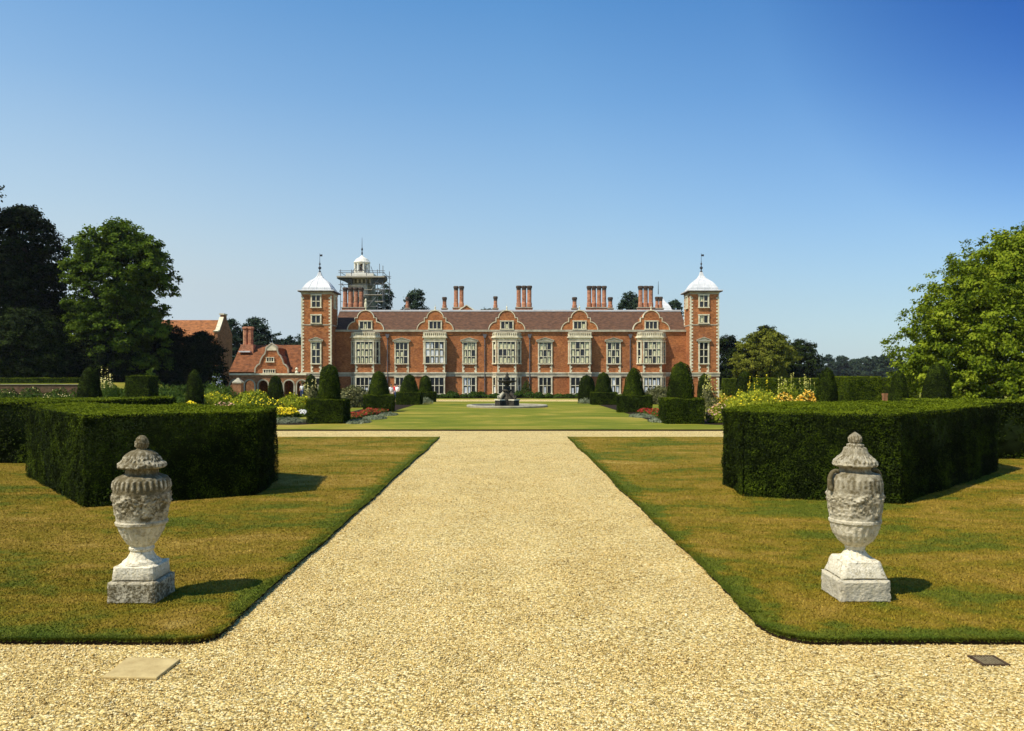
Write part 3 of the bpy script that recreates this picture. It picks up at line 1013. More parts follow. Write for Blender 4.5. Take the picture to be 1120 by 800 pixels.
for i, u in enumerate([439.4, 513.4, 596.2, 671.0]):
    window((hx(u), Y0), 0, 1.85, hz(397.7), hz(375.3), 3, 3, house, (0.15, 0.85, 0.85, 0.6)[i], M['curtain'], STR + 0.003, True)
    window((hx(u), Y0), 0, 1.85, GW0, GW1, 3, 2, house, (0.1, 0.8, 0.15, 0.7)[i], M['white_blind'])
for u in (424.0, 530.3, 579.3, 689.2):
    p = MB().mat(M['pipe'])
    x = hx(u)
    p.tube((x, Y0 - 0.12, 0.1), (x, Y0 - 0.12, hz(370)), 0.065)
    p.prism_y([(x - 0.12, hz(370)), (x + 0.12, hz(370)), (x + 0.26, hz(366)), (x - 0.26, hz(366))], Y0 - 0.34, Y0 - 0.02)
    for zz in (2.2, 4.6, 6.6):
        p.box(x - 0.11, x + 0.11, Y0 - 0.2, Y0 - 0.004, zz, zz + 0.08)
    p.build("downpipe", house)
# small pediment seen on the ridge
b = MB().mat(M['brick']).prism_y([(PX(503, 110), RIDGE + 0.1), (PX(518, 110), RIDGE + 0.1), (PX(510.3, 110), RIDGE + 0.75)], 109.6, 111)
b.mat(M['stone']).ribbon([(PX(502, 110), RIDGE + 0.1), (PX(510.3, 110), RIDGE + 0.78), (PX(518.6, 110), RIDGE + 0.1)], 0.14, 109.5, 111.05)
b.build("ridge_pediment", house)


def tower(u0, u1, vis_eave, clo, sgn):
    x0, x1 = PX(u0, YT), PX(u1, YT)
    w = x1 - x0
    y1 = YT + w
    ze = PZ(318.5, YT)
    tw = MB().mat(M['brick']).box(x0, x1, YT, y1, 0, ze).build("tower", house)
    q = MB().mat(M['stone'])
    for cx, sx_ in ((x0, 1), (x1, -1)):
        for cy, sy_ in ((YT, 1), (y1, -1)):
            z, k = PZ(407.5, YT) + 0.01, 0
            while z < ze - 0.6:
                a, c2 = (0.32, 0.13) if k % 2 else (0.13, 0.32)
                q.box(cx - sx_ * 0.04, cx + sx_ * a, cy - sy_ * 0.04, cy + sy_ * c2, z, z + 0.20)
                z += 0.205
                k += 1
            z = 0
            for k in range(14):
                a, c2 = (0.32, 0.13) if k % 2 else (0.13, 0.32)
                if z + .2 < PZ(412, YT):
                    q.box(cx - sx_ * 0.04, cx + sx_ * a, cy - sy_ * 0.04, cy + sy_ * c2, z, z + 0.20)
                z += 0.205
    q.build("quoins", tw)
    MB().mat(M['stone_grey']).box(x0 - 0.06, x1 + 0.06, YT - 0.06, y1 + 0.06, ze - 0.42, ze - 0.003).build("cornice", tw)
    MB().mat(M['stone_grey']).box(x0 - 0.05, x1 + 0.05, YT - 0.05, y1 + 0.05, PZ(356, YT), PZ(354.9, YT)).build("band", tw)
    MB().mat(M['stone']).box(x0 - 0.16, x1 + 0.16, YT - 0.16, y1 + 0.16, PZ(408.7, YT), PZ(407.6, YT)).build("string_course", tw)
    MB().mat(M['stone_grey']).box(x0 - 0.10, x1 + 0.10, YT - 0.10, y1 + 0.10, PZ(412, YT), PZ(408.7, YT) - 0.003).build("frieze", tw)
    mx, my = (x0 + x1) / 2, (YT + y1) / 2
    hw = w / 2
    k = YT / F
    prof = [(hw + 0.42, 0.0), (hw + 0.42, 0.10), (hw * 0.97, 0.2), (hw * 0.965, 0.45), (hw * 0.91, 4.6 * k), (hw * 0.80, 7.8 * k), (hw * 0.65, 10.8 * k),
            (hw * 0.46, 13.3 * k), (hw * 0.27, 15.8 * k), (hw * 0.15, 18.5 * k), (hw * 0.075, 22.5 * k)]
    d = MB().mat(M['lead']).lathe([(r * math.sqrt(2), z) for r, z in prof], (mx, my, ze), 4, math.pi / 4)
    for sd in range(4):          # standing seams of the lead
        for fct in (-0.55, 0.0, 0.55):
            for j in range(2, len(prof) - 1):
                (r0, za), (r1, zb) = prof[j], prof[j + 1]
                ca, sa = math.cos(sd * math.pi / 2), math.sin(sd * math.pi / 2)
                p0 = (mx + ca * r0 - sa * r0 * fct, my + sa * r0 + ca * r0 * fct, ze + za)
                p1 = (mx + ca * r1 - sa * r1 * fct, my + sa * r1 + ca * r1 * fct, ze + zb)
                d.tube(p0, p1, 0.035, None, 5)
    d.mat(M['soot']).box(x0 - 0.40, x1 + 0.40, YT - 0.40, y1 + 0.40, ze - 0.001, ze - 0.10)
    do = d.build("dome", house)
    zf = ze + 22 * k
    f = MB().mat(M['iron'])
    f.lathe([(0.10, 0), (0.16, 0.15), (0.07, 0.3), (0.07, 0.42), (0.2, 0.55), (0.2, 0.68), (0.06, 0.82), (0.05, 1.0), (0.14, 1.12), (0.05, 1.28), (0.03, 1.5), (0.015, 2.5)], (mx, my, zf), 10)
    f.box(mx - 0.02, mx + 0.34, my - 0.01, my + 0.01, zf + 2.1, zf + 2.35)
    f.build("finial", do)
    wc = PX(clo, YT)
    window((wc, YT), 0, 1.35, PZ(336, YT), PZ(323.5, YT), 2, 2, house, 0.2, None, None)
    window((wc, YT), 0, 1.35, PZ(353.3, YT), PZ(345.3, YT), 2, 1, house, 0.25)
    window((wc, YT), 0, 1.35, PZ(397.6, YT), PZ(375, YT), 2, 3, house, 0.25, None, PZ(407.3, YT), True)
    xs = x1 if sgn < 0 else x0
    window((xs, YT + w * 0.5), (math.pi / 2 if sgn < 0 else -math.pi / 2), 1.2, PZ(336, YT), PZ(323.5, YT), 2, 2, house, 0.0)
    window((wc, YT), 0, 1.35, PZ(429, YT), PZ(414, YT), 2, 2, house, 0.25)


tower(329.8, 362.3, 318, 345.8, -1)
tower(755.2, 786.2, 318, 769.6, 1)


def chimney_stack(us, v_top, wide, d=111.0, base_v=339):
    """a row of octagonal brick shafts on one plinth"""
    n = len(us)
    zt, zb = PZ(v_top, d), PZ(base_v, d) - 1.4
    r = wide / 2
    m = MB().mat(M['chimney'])
    x0, x1 = PX(us[0], d) - r - 0.12, PX(us[-1], d) + r + 0.12
    zp = PZ(base_v - (1.6 if v_top < 318 else 0.8), d)
    m.box(x0, x1, d - r - 0.12, d + r + 0.12, zb, zp)
    m.mat(M['stone_grey']).box(x0 - 0.06, x1 + 0.06, d - r - 0.18, d + r + 0.18, zp + 0.002, zp + 0.12)
    o = m.build("chimney", house)
    for u in us:
        s = MB().mat(M['chimney'])
        x = PX(u, d)
        h = zt - zp - 0.12
        s.lathe([(r * 1.16, 0.003), (r * 1.16, min(0.55, h * 0.25)), (r * 0.98, min(0.68, h * 0.3)), (r * 0.98, h - 0.62)], (x, d, zp + 0.12), 8, math.pi / 8)
        s.mat(M['soot']).lathe([(r * 0.95, h - 0.618), (r * 1.05, h - 0.5), (r * 1.05, h - 0.38), (r * 1.28, h - 0.28), (r * 1.30, h - 0.08), (r * 1.1, h), (r * 0.7, h), (r * 0.7, h - 0.3)], (x, d, zp + 0.12), 8, math.pi / 8)
        s.build("shaft", o)


chimney_stack([377.6, 383.6, 389.4, 395.2], 314.6, 0.60, 112.5)
chimney_stack([445.6], 325.2, 0.46)
chimney_stack([486.2], 325.2, 0.55)
chimney_stack([498.8, 504.8], 313.2, 0.60)
chimney_stack([541.9], 324.4, 0.52)
chimney_stack([567.3, 573.2, 579.0], 312.8, 0.62)
chimney_stack([628.4], 325.3, 0.58)
chimney_stack([644.4, 649.6, 655.2, 660.8], 313.0, 0.58)
chimney_stack([667.5], 325.3, 0.58)
chimney_stack([700.6, 706.2, 711.8], 313.0, 0.60)
chimney_stack([718.6, 722.6], 324.8, 0.46)
# the dome of a rear tower beyond the ridge
d_ = 140.0
cx_, hw_ = PX(730, d_), 1.35
ze_ = PZ(340, d_)
b = MB().mat(M['brick']).box(cx_ - hw_, cx_ + hw_, d_ - hw_, d_ + hw_, 0, ze_)
b.build("tower", house)
b = MB().mat(M['lead']).lathe([(r * 1.414 * hw_, z) for r, z in [(1.15, 0), (1.0, 0.12), (0.95, 0.4), (0.8, 0.8), (0.55, 1.2), (0.28, 1.6), (0.1, 2.1)]], (cx_ - 0.9, d_, ze_), 4, math.pi / 4)
b.mat(M['iron']).tube((PX(720, d_), d_, ze_ + 2.8), (PX(720, d_), d_, PZ(308, d_)), 0.07, 0.03, 6)
b.build("dome", house)

# clock turret
ct = 131.0
cx = PX(396, ct)
b = MB().mat(M['turret']).box(cx - 1.9, cx + 1.9, ct - 1.9, ct + 1.9, 6, PZ(304, ct))
b.mat(M['clock_wood']).box(cx - 2.2, cx + 2.2, ct - 2.2, ct + 2.2, PZ(304, ct) + 0.003, PZ(301, ct))
b.box(cx - 1.2, cx + 1.2, ct - 2.0, ct - 1.905, PZ(326, ct), PZ(312, ct))
turret = b.build("clock_turret", house)
b = MB().mat(M['clock_wood'])
zl0, zl1 = PZ(300.9, ct), PZ(287.5, ct)
for k in range(8):
    a = math.pi / 8 + k * math.pi / 4
    b.tube((cx + 1.15 * math.cos(a), ct + 1.15 * math.sin(a), zl0 + 0.3), (cx + 1.15 * math.cos(a), ct + 1.15 * math.sin(a), zl1 - 0.25), 0.15, None, 8)
b.lathe([(1.4, 0), (1.4, 0.3)], (cx, ct, zl0), 8, math.pi / 8)
b.lathe([(1.15, -0.25), (1.32, -0.1), (1.36, 0.0), (1.2, 0.2), (0.95, 0.55), (0.5, 0.8), (0.2, 1.05), (0.05, 1.2)], (cx, ct, zl1), 16)
b.mat(M['iron']).lathe([(0.05, 0), (0.14, 0.4), (0.05, 0.7), (0.17, 1.0), (0.05, 1.3), (0.04, 1.8), (0.02, 2.9)], (cx, ct, zl1 + 1.15), 8)
b.mat(M['soot']).lathe([(0.5, 0.3), (0.45, 1.6)], (cx, ct, zl0), 8)
b.build("lantern", turret)
b = MB().mat(M['clock_wood']).lathe([(2.0, 0), (2.05, 0.2), (1.75, 0.45), (1.7, 0.9), (1.5, 1.05), (1.42, 1.25)], (cx, ct, PZ(301, ct) - 0.9), 8, math.pi / 8)
b.build("drum", turret)
for k in range(6):
    a = MB().mat(M['clock_wood'])
    xx = cx - 1.65 + k * 0.66
    a.box(xx - 0.13, xx + 0.13, ct - 2.05, ct - 1.905, PZ(311, ct), PZ(304.5, ct)).build("bracket", turret)

# scaffolding round the clock turret
scf = empty("scaffolding", (cx, ct, 6), "steel tube scaffolding with board platforms round the clock turret", "scaffolding")
xs_ = [PX(u, 128.5) for u in (374, 386, 402, 414, 420)]
ys_ = [127.4, 134.4]
zt_ = PZ(296, 128.5)
for x in xs_:
    for y in ys_:
        MB().mat(M['tube']).tube((x, y, 6), (x, y, zt_ - (0 if x < xs_[-1] - 0.1 else -0.6)), 0.055, None, 6).build("pole", scf)
for z in [PZ(v, 128) for v in (336, 330, 324, 318, 312, 306, 299, 297)]:
    for y in ys_:
        xa = xs_[0] - 0.3 if z > PZ(313, 128) else xs_[1] - 0.2
        MB().mat(M['tube']).tube((xa, y - 0.06, z), (xs_[-1] + 0.3, y - 0.06, z), 0.045, None, 6).build("ledger", scf)
for x in (xs_[0], xs_[-1]):
    for z in [PZ(v, 128) for v in (330, 318, 306, 299)]:
        MB().mat(M['tube']).tube((x + 0.08, ys_[0] - 0.3, z), (x + 0.08, ys_[1] + 0.3, z), 0.045, None, 6).build("ledger", scf)
for (i, j, va, vb) in ((2, 3, 338, 324), (3, 4, 324, 310), (0, 1, 310, 322), (2, 3, 324, 310)):
    MB().mat(M['tube']).tube((xs_[i], ys_[0] - 0.12, PZ(va, 128)), (xs_[j], ys_[0] - 0.12, PZ(vb, 128)), 0.045, None, 6).build("brace", scf)
zpl = PZ(304.5, 128)
pf = MB().mat(M['board'])
for k in range(9):
    pf.box(xs_[0] - 0.5, xs_[-1] + 0.3, ys_[0] - 0.5 + k * 0.24, ys_[0] - 0.28 + k * 0.24, zpl, zpl + 0.06)
pf.box(xs_[0] - 0.5, xs_[-1] + 0.3, ys_[0] - 0.56, ys_[0] - 0.52, zpl, zpl + 0.22)
pf.build("platform", scf)
MB().mat(M['fan']).prism_y([(xs_[0] - 0.5, zpl - 0.05), (xs_[0] + 1.7, zpl - 0.05), (xs_[0] + 1.7, zpl - 0.8), (xs_[0] + 1.4, zpl - 0.8), (xs_[0] - 0.6, zpl - 0.1)], ys_[0] - 0.2, ys_[0] + 1.6).build("fan_board", scf)
MB().mat(M['fan']).prism_y([(xs_[-1] + 0.4, zpl + 0.35), (xs_[-1] - 1.6, zpl - 0.05), (xs_[-1] - 1.6, zpl - 0.85), (xs_[-1] - 0.1, zpl - 0.8), (xs_[-1] + 0.5, zpl - 0.2)], ys_[0] - 0.2, ys_[0] + 1.6).build("fan_board", scf)
MB().mat(M['board']).box(xs_[2] - 0.3, xs_[-1], ys_[0] - 0.3, ys_[0] + 0.7, PZ(323.5, 128), PZ(322.8, 128)).build("platform", scf)

rs = random.Random(3)
for k in range(16):          # loose guard rails, ladders and short tubes
    i = rs.choice((0, 1, 2, 3))
    x0 = rs.uniform(xs_[0] - 0.4, xs_[-1] + 0.2)
    z0 = rs.choice((PZ(300, 128), PZ(299, 128), PZ(313, 128), PZ(320, 128), PZ(327, 128)))
    dx, dz = rs.uniform(0.3, 1.6), rs.uniform(0.4, 1.5)
    MB().mat(M['tube']).tube((x0, ys_[0] - 0.2, z0), (x0 + dx * rs.choice((-1, 0, 0, 1)), ys_[0] - 0.25, z0 + dz), 0.05, None, 6).build("brace", scf)
for k in range(3):
    x0 = (xs_[1], xs_[2], xs_[3])[k] - 0.3
    MB().mat(M['board']).box(x0, x0 + rs.uniform(1.0, 1.8), ys_[0] - 0.45, ys_[0] - 0.1, PZ((314, 318, 331)[k], 128), PZ((314, 318, 331)[k], 128) + 0.07).build("board", scf)

# ------------------------------------------------------------------ service wing, loggia, barn
wing = empty("brick_wing", (PX(292, 106), 106, 0), "low brick service wing with orange tiles, one curly gable and a paired chimney", "building")
WY = 106.0
wx0, wx1 = PX(252, WY), PX(331, WY)
we = PZ(406.5, WY)
wr = PZ(377.6, WY + 4.5)
MB().mat(M['brick_dull']).box(wx0, wx1, WY, WY + 9, 0, we).build("wall", wing)
wroof = MB().mat(M['tile_wing']).prism_x([(WY - 0.3, we - 0.05), (WY + 4.5, wr), (WY + 9.3, we - 0.05)], wx0 - 0.1, wx1).build("roof", wing)
gy = 105.2
gc = PX(297.2, gy)
gp = [(17.6, 408), (17.2, 403), (15, 400), (12.5, 398.5), (11.2, 394), (9.2, 390), (7.0, 388), (5.6, 384), (5.4, 380.5), (4.8, 380), (0, 376.3)]
rt = [(gc + a * gy / F, PZ(v, gy)) for a, v in gp]
lf = [(2 * gc - x, z) for x, z in rt[:-1]]
wg = MB().mat(M['brick']).prism_y([(rt[0][0], 0.0)] + rt + lf[::-1] + [(lf[0][0], 0.0)], gy, WY + 3.5).build("gable", wing)
MB().mat(M['stone_grey']).ribbon((rt + lf[::-1])[::-1], 0.16, gy - 0.14, gy + 0.3).build("coping", wg)
MB().mat(M['stone']).prism_y([(gc - 0.62, PZ(383.5, gy)), (gc + 0.62, PZ(383.5, gy)), (gc + 0.62, PZ(380, gy)), (gc, PZ(376.8, gy)), (gc - 0.62, PZ(380, gy))], gy - 0.08, gy - 0.003).build("pediment", wg)
for (uc, v0, v1, nx) in ((295.6, 395.5, 391.5, 3), (294.6, 407.8, 404.6, 5)):
    window((PX(uc, gy), gy), 0, 0.28 * nx + 0.2, PZ(v0, gy), PZ(v1, gy), nx, 1, wing, 0.0, jamb=0.1, head=0.08)
for u in (268.8, 274.2):
    x = PX(u, WY + 3.6)
    MB().mat(M['chimney']).lathe([(0.34, 0), (0.34, 3.2), (0.44, 3.3), (0.46, 3.5), (0.30, 3.6)], (x, WY + 3.6, PZ(378, WY + 3.6) - 1.1), 8, math.pi / 8).build("chimney", wing)
xx = PX(271.5, WY + 3.6)
MB().mat(M['chimney']).box(xx - 0.85, xx + 0.85, WY + 3.0, WY + 4.2, 4.2, PZ(377, WY + 3)).build("chimney_base", wing)
MB().mat(M['lead']).box(xx - 0.95, xx + 0.6, WY + 2.5, WY + 2.98, PZ(385.5, WY + 2.6), PZ(384, WY + 2.6)).build("flashing", wing)

LY = 100.5
log = empty("arcade", (PX(297, LY), LY, 0), "low brick arcade with round stone arches joining wing and left tower", "arcade")
ax0, ax1 = PX(252, LY), PX(333.5, LY) + 0.2
arches = [(PX(u, LY), 0.58) for u in (257, 273, 288, 303, 316, 330)]
lt = PZ(410.5, LY)
xsamp = sorted(set([ax0, ax1] + [c + r * math.cos(math.radians(a)) for c, r in arches for a in range(0, 181, 15)]))


def arch_z(x, eps):
    for c, r in arches:
        if abs(x + eps - c) < r:
            return 1.55 + math.sqrt(max(0, r * r - (x - c) ** 2))
    return 0.0


b = MB().mat(M['brick_dull'])
for xa, xb in zip(xsamp[:-1], xsamp[1:]):
    m_ = (xb - xa) * 0.01
    za, zb = arch_z(xa, m_), arch_z(xb, -m_)
    b.prism_y([(xa, za), (xb, zb), (xb, lt), (xa, lt)], LY, LY + 0.5)
b.build("wall", log)
for c, r in arches:
    a = MB().mat(M['stone_grey'])
    pts = [(c + r * math.cos(math.radians(k)), 1.55 + r * math.sin(math.radians(k))) for k in range(180, -1, -12)]
    a.ribbon([(c - r, 0)] + pts + [(c + r, 0)], 0.16, LY - 0.05, LY - 0.003)
    a.build("arch", log)
MB().mat(M['stone']).box(ax0 - 0.1, ax1, LY - 0.15, LY + 0.7, lt + 0.003, PZ(408.6, LY)).build("coping", log)
MB().mat(M['stone_grey']).box(ax0, ax1, LY + 0.502, WY - 0.82, lt - 0.2, lt - 0.003).build("shade_slab", log)  # unseen flat slab added to keep the arcade's inside dark
MB().mat(M['stone']).lathe([(0.2, 0), (0.2, 0.2), (0.08, 0.3), (0.2, 0.55), (0.05, 0.75)], (PX(324, LY), LY + 0.2, PZ(408.5, LY)), 10).build("finial", log)

barn = empty("barn", (PX(212, 123), 123, 0), "long orange tiled range with a tall end gable behind dark yews", "building")
bx0, bx1 = PX(150, 120), PX(238.5, 120)
be, brd = PZ(366, 120), PZ(350.3, 123)
MB().mat(M['brick_dull']).prism_x([(120, 0), (120, be), (123, brd - 0.25), (126, be), (126, 0)], bx0, bx1 - 0.02).build("wall", barn)
MB().mat(M['tile_orange']).prism_x([(119.7, be - 0.1), (123, brd), (126.3, be - 0.1), (126.3, be - 0.3), (123, brd - 0.2), (119.7, be - 0.3)], bx0 - 0.1, bx1 - 0.5).build("roof", barn)
bg_ = MB().mat(M['brick_dull']).prism_x([(119.8, 0), (119.8, be + 0.3), (120.6, be + 0.5), (122.3, brd + 0.2), (122.3, brd + 0.75), (123.7, brd + 0.75), (123.7, brd + 0.2), (126.2, be + 0.3), (126.2, 0)], bx1 - 0.49, bx1)
bgo = bg_.build("gable", barn)
cp = MB().mat(M['stone'])
cp.box(bx1 - 0.62, bx1 + 0.10, 122.2, 123.8, brd + 0.752, brd + 0.95)
cp.prism_x([(119.7, be + 0.32), (120.6, be + 0.52), (122.3, brd + 0.25), (122.3, brd + 0.42), (120.5, be + 0.7), (119.6, be + 0.5)], bx1 - 0.60, bx1 + 0.05)
cp.build("coping", bgo)


# ------------------------------------------------------------------ hedges and topiary
def hedge(name, poly, h, label, dens=1500, size=(0.024, 0.055), seed=0):
    n = len(poly)
    a = sum(poly[i][0] * poly[(i + 1) % n][1] - poly[(i + 1) % n][0] * poly[i][1] for i in range(n))
    if a < 0: poly = poly[::-1]
    cx = sum(p[0] for p in poly) / n
    cy = sum(p[1] for p in poly) / n
    poly = [(px * 0.977, py * 0.977) for px, py in poly]
    cx, cy = cx * 0.977, cy * 0.977
    o = empty(name, (cx, cy, 0), label, "hedge")
    C, Nn, T = [], [], []
    for i in range(n):
        p, q = np.array(poly[i]), np.array(poly[(i + 1) % n])
        e = q - p
        L = np.linalg.norm(e)
        nr = np.array([e[1], -e[0]]) / L
        toward = nr @ (np.array([0, 0]) - (p + q) / 2) > 0
        k = int(L * h * (dens if toward else dens * 0.25))
        t = RNG.random(k)
        z = RNG.random(k) * (h + 0.02)
        xy = p + e * t[:, None]
        c = np.column_stack([xy, z])
        und = (vnoise(c, 1.1, seed) - 0.5) * 0.13 + (vnoise(c, 6.0, seed) - 0.5) * 0.06
        c[:, :2] += nr * (und + RNG.normal(0, 0.014, k))[:, None]
        C.append(c)
        Nn.append(np.tile([nr[0], nr[1], 0.15], (k, 1)))
        T.append(0.11 + (vnoise(c, 1.6, seed + 3) - 0.5) * 0.5 + (vnoise(c, 9, seed + 5) - 0.5) * 0.5)  # sides tinted darker, painting in the shade on their faces
    xs, ys = [p[0] for p in poly], [p[1] for p in poly]
    k = int((max(xs) - min(xs)) * (max(ys) - min(ys)) * dens)
    x, y = RNG.uniform(min(xs), max(xs), k), RNG.uniform(min(ys), max(ys), k)
    kk = inside(poly, x, y)
    c = np.column_stack([x[kk], y[kk], np.full(kk.sum(), h)])
    c[:, 2] += (vnoise(c, 0.9, seed) - 0.5) * 0.10 + (vnoise(c, 5, seed) - 0.5) * 0.05 + RNG.normal(0, 0.012, len(c))
    C.append(c)
    Nn.append(np.tile([0, 0, 1.0], (len(c), 1)))
    T.append(0.84 + (vnoise(c, 1.2, seed + 3) - 0.5) * 0.5 + (vnoise(c, 9, seed + 5) - 0.5) * 0.5)  # lighter top tint: new growth plus painted sunlight
    c, nn, tt = np.concatenate(C), np.concatenate(Nn), np.concatenate(T)
    # stray shoots standing off the clipped surface
    far = RNG.random(len(c)) < 0.02
    c[far] += nn[far] * RNG.uniform(0.01, 0.05, (far.sum(), 1))
    nn = nn + RNG.normal(0, 0.36, nn.shape)
    tt = tt + RNG.normal(0, 0.16, len(tt))
    m = MB().prism_z([(px + (cx - px) / max(1e-6, math.hypot(cx - px, cy - py)) * 0.07, py + (cy - py) / max(1e-6, math.hypot(cx - px, cy - py)) * 0.07) for px, py in poly], 0.0, h - 0.05)
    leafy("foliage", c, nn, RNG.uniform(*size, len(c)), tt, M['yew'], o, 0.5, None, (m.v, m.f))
    return o


HH = 1.77
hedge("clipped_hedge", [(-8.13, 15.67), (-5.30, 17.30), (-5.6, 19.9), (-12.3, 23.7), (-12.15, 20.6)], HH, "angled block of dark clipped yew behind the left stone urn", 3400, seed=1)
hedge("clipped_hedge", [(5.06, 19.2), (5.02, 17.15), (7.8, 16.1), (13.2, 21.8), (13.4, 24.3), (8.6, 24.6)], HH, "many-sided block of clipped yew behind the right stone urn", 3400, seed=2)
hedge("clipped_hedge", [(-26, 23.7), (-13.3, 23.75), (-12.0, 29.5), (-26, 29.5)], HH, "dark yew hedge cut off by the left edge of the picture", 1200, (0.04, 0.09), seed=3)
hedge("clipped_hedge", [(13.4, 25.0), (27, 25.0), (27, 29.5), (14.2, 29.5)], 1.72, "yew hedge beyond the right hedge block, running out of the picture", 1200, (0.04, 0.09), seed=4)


def rev_surface(prof, n, c, jit=0.04, seed=0, tint0=0.33, size=(0.05, 0.10), dens=900):
    """leaf centres and a body for a clipped solid of revolution"""
    prof = np.array(prof, float)
    seg = np.diff(prof, axis=0)
    L = np.hypot(seg[:, 0], seg[:, 1])
    area = L * (prof[:-1, 0] + prof[1:, 0]) * math.pi
    k = int(area.sum() * dens)
    i = RNG.choice(len(L), k, p=area / area.sum())
    t = RNG.random(k)
    r = prof[i, 0] + seg[i, 0] * t
    z = prof[i, 1] + seg[i, 1] * t
    a = RNG.uniform(0, 2 * math.pi, k)
    nr, nz = seg[i, 1] / L[i], -seg[i, 0] / L[i]
    nn = np.column_stack([np.cos(a) * nr, np.sin(a) * nr, nz])
    p = np.column_stack([c[0] + r * np.cos(a), c[1] + r * np.sin(a), c[2] + z])
    p += nn * ((vnoise(p, 1.8, seed) - 0.5) * jit * 3 + RNG.normal(0, jit * 0.35, k))[:, None]
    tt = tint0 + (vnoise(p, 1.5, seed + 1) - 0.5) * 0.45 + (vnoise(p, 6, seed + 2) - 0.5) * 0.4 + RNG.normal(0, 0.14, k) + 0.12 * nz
    b = MB().lathe([(max(0.02, r_ - 0.06), z_ - 0.02) for r_, z_ in prof], c, 20)
    return p, nn + RNG.normal(0, 0.40, nn.shape), RNG.uniform(*size, k), tt - 0.06, (b.v, b.f)


def block_surface(hw, hd, h, c, rz=0.0, seed=0, size=(0.05, 0.10), dens=900, rnd=0.12):
    P, Nn = [], []
    for (ax, sg) in ((0, 1), (0, -1), (1, 1), (1, -1), (2, 1)):
        ln = (hd if ax == 0 else hw)
        k = int((2 * ln * h if ax < 2 else 4 * hw * hd) * dens)
        u = RNG.uniform(-1, 1, k)
        w = RNG.uniform(0, 1, k)
        if ax == 0: p = np.column_stack([np.full(k, sg * hw), u * hd, w * h]); nn = [sg, 0, 0.1]
        elif ax == 1: p = np.column_stack([u * hw, np.full(k, sg * hd), w * h]); nn = [0, sg, 0.1]
        else: p = np.column_stack([u * hw, (w * 2 - 1) * hd, np.full(k, h)]); nn = [0, 0, 1]
        P.append(p)
        Nn.append(np.tile(np.array(nn, float), (k, 1)))
    p, nn = np.concatenate(P), np.concatenate(Nn)
    # soften the upright corners
    ex = np.maximum(0, np.abs(p[:, 0]) - (hw - rnd))
    ey = np.maximum(0, np.abs(p[:, 1]) - (hd - rnd))
    m = np.hypot(ex, ey)
    f = np.where(m > rnd, rnd / np.maximum(m, 1e-6), 1)
    p[:, 0] = np.sign(p[:, 0]) * (np.abs(p[:, 0]) - ex + ex * f)
    p[:, 1] = np.sign(p[:, 1]) * (np.abs(p[:, 1]) - ey + ey * f)
    p += nn * ((vnoise(p + seed * 3.3, 1.8, seed) - 0.5) * 0.12 + RNG.normal(0, 0.018, len(p)))[:, None]
    ca, sa = math.cos(rz), math.sin(rz)
    R = np.array([[ca, sa, 0], [-sa, ca, 0], [0, 0, 1]])
    p = p @ R + np.array(c)
    nn = nn @ R
    tt = 0.34 + (vnoise(p, 1.5, seed + 1) - 0.5) * 0.4 + (vnoise(p, 6, seed + 2) - 0.5) * 0.4 + RNG.normal(0, 0.14, len(p)) + 0.42 * (nn[:, 2] > 0.7)  # last term lightens the top leaves so it looks sunlit
    b = MB().box(-hw + 0.07, hw - 0.07, -hd + 0.07, hd - 0.07, 0, h - 0.05)
    if rz or True: b.place(c, rz)
    return p, nn + RNG.normal(0, 0.40, nn.shape), RNG.uniform(*size, len(p)), tt - 0.06, (b.v, b.f)


def dome_prof(r, h, taper=0.80, pw=2.6):
    """rounded bullet: r at the foot, taper*r at the shoulder"""
    P = [(r * 0.97, 0.0)]
    for k in range(1, 13):
        t = k / 12
        side = r * (1 - (1 - taper) * min(1, t / 0.7))
        rr = side * (1 - t ** (2 * pw)) ** 0.5 if t < 1 else 0.03
        P.append((max(0.03, rr), h * t))
    return P


TG_C = "yew cones on square blocks round the fountain lawn"
TG_D = "free-standing clipped yew domes"


def cone_on_block(x, y, bw, bh, cw, top, label, taper=0.62, seed=0, rz=0.0):
    o = empty("topiary", (x, y, 0), label, "topiary", TG_C)
    p, n, s, t, body = block_surface(bw / 2, bw / 2, bh, (x, y, LZ), rz, seed)
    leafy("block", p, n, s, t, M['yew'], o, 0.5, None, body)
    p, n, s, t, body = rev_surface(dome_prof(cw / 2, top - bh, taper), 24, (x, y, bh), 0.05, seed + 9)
    leafy("cone", p, n, s, t, M['yew'], o, 0.5, None, body)
    return o


cone_on_block(-9.50, 43.6, 1.95, 1.27, 1.28, 3.22, "tall clipped yew bullet on a square block, nearest on the left of the fountain lawn", 0.86, 11)
cone_on_block(-9.10, 58.0, 2.15, 1.18, 1.62, 2.93, "yew cone on a block beside the red flowers, second on the left of the lawn", 0.66, 12, 0.12)
cone_on_block(-8.72, 73.0, 2.15, 1.12, 1.70, 2.80, "yew cone on a block, third on the left of the fountain lawn", 0.66, 13)
cone_on_block(-8.05, 81.0, 1.9, 1.0, 1.5, 2.72, "yew cone on a block, farthest on the left beside the house path", 0.70, 14, 0.2)
cone_on_block(9.30, 43.4, 2.05, 1.33, 1.48, 3.33, "tall clipped yew bullet on a square block, nearest on the right of the fountain lawn", 0.74, 15)
cone_on_block(8.95, 57.2, 2.35, 1.18, 1.62, 3.20, "yew cone on a block beside the red flowers, second on the right of the lawn", 0.62, 16, -0.12)
cone_on_block(8.70, 73.0, 2.25, 1.10, 1.65, 2.98, "yew cone on a block, third on the right of the fountain lawn", 0.68, 17)


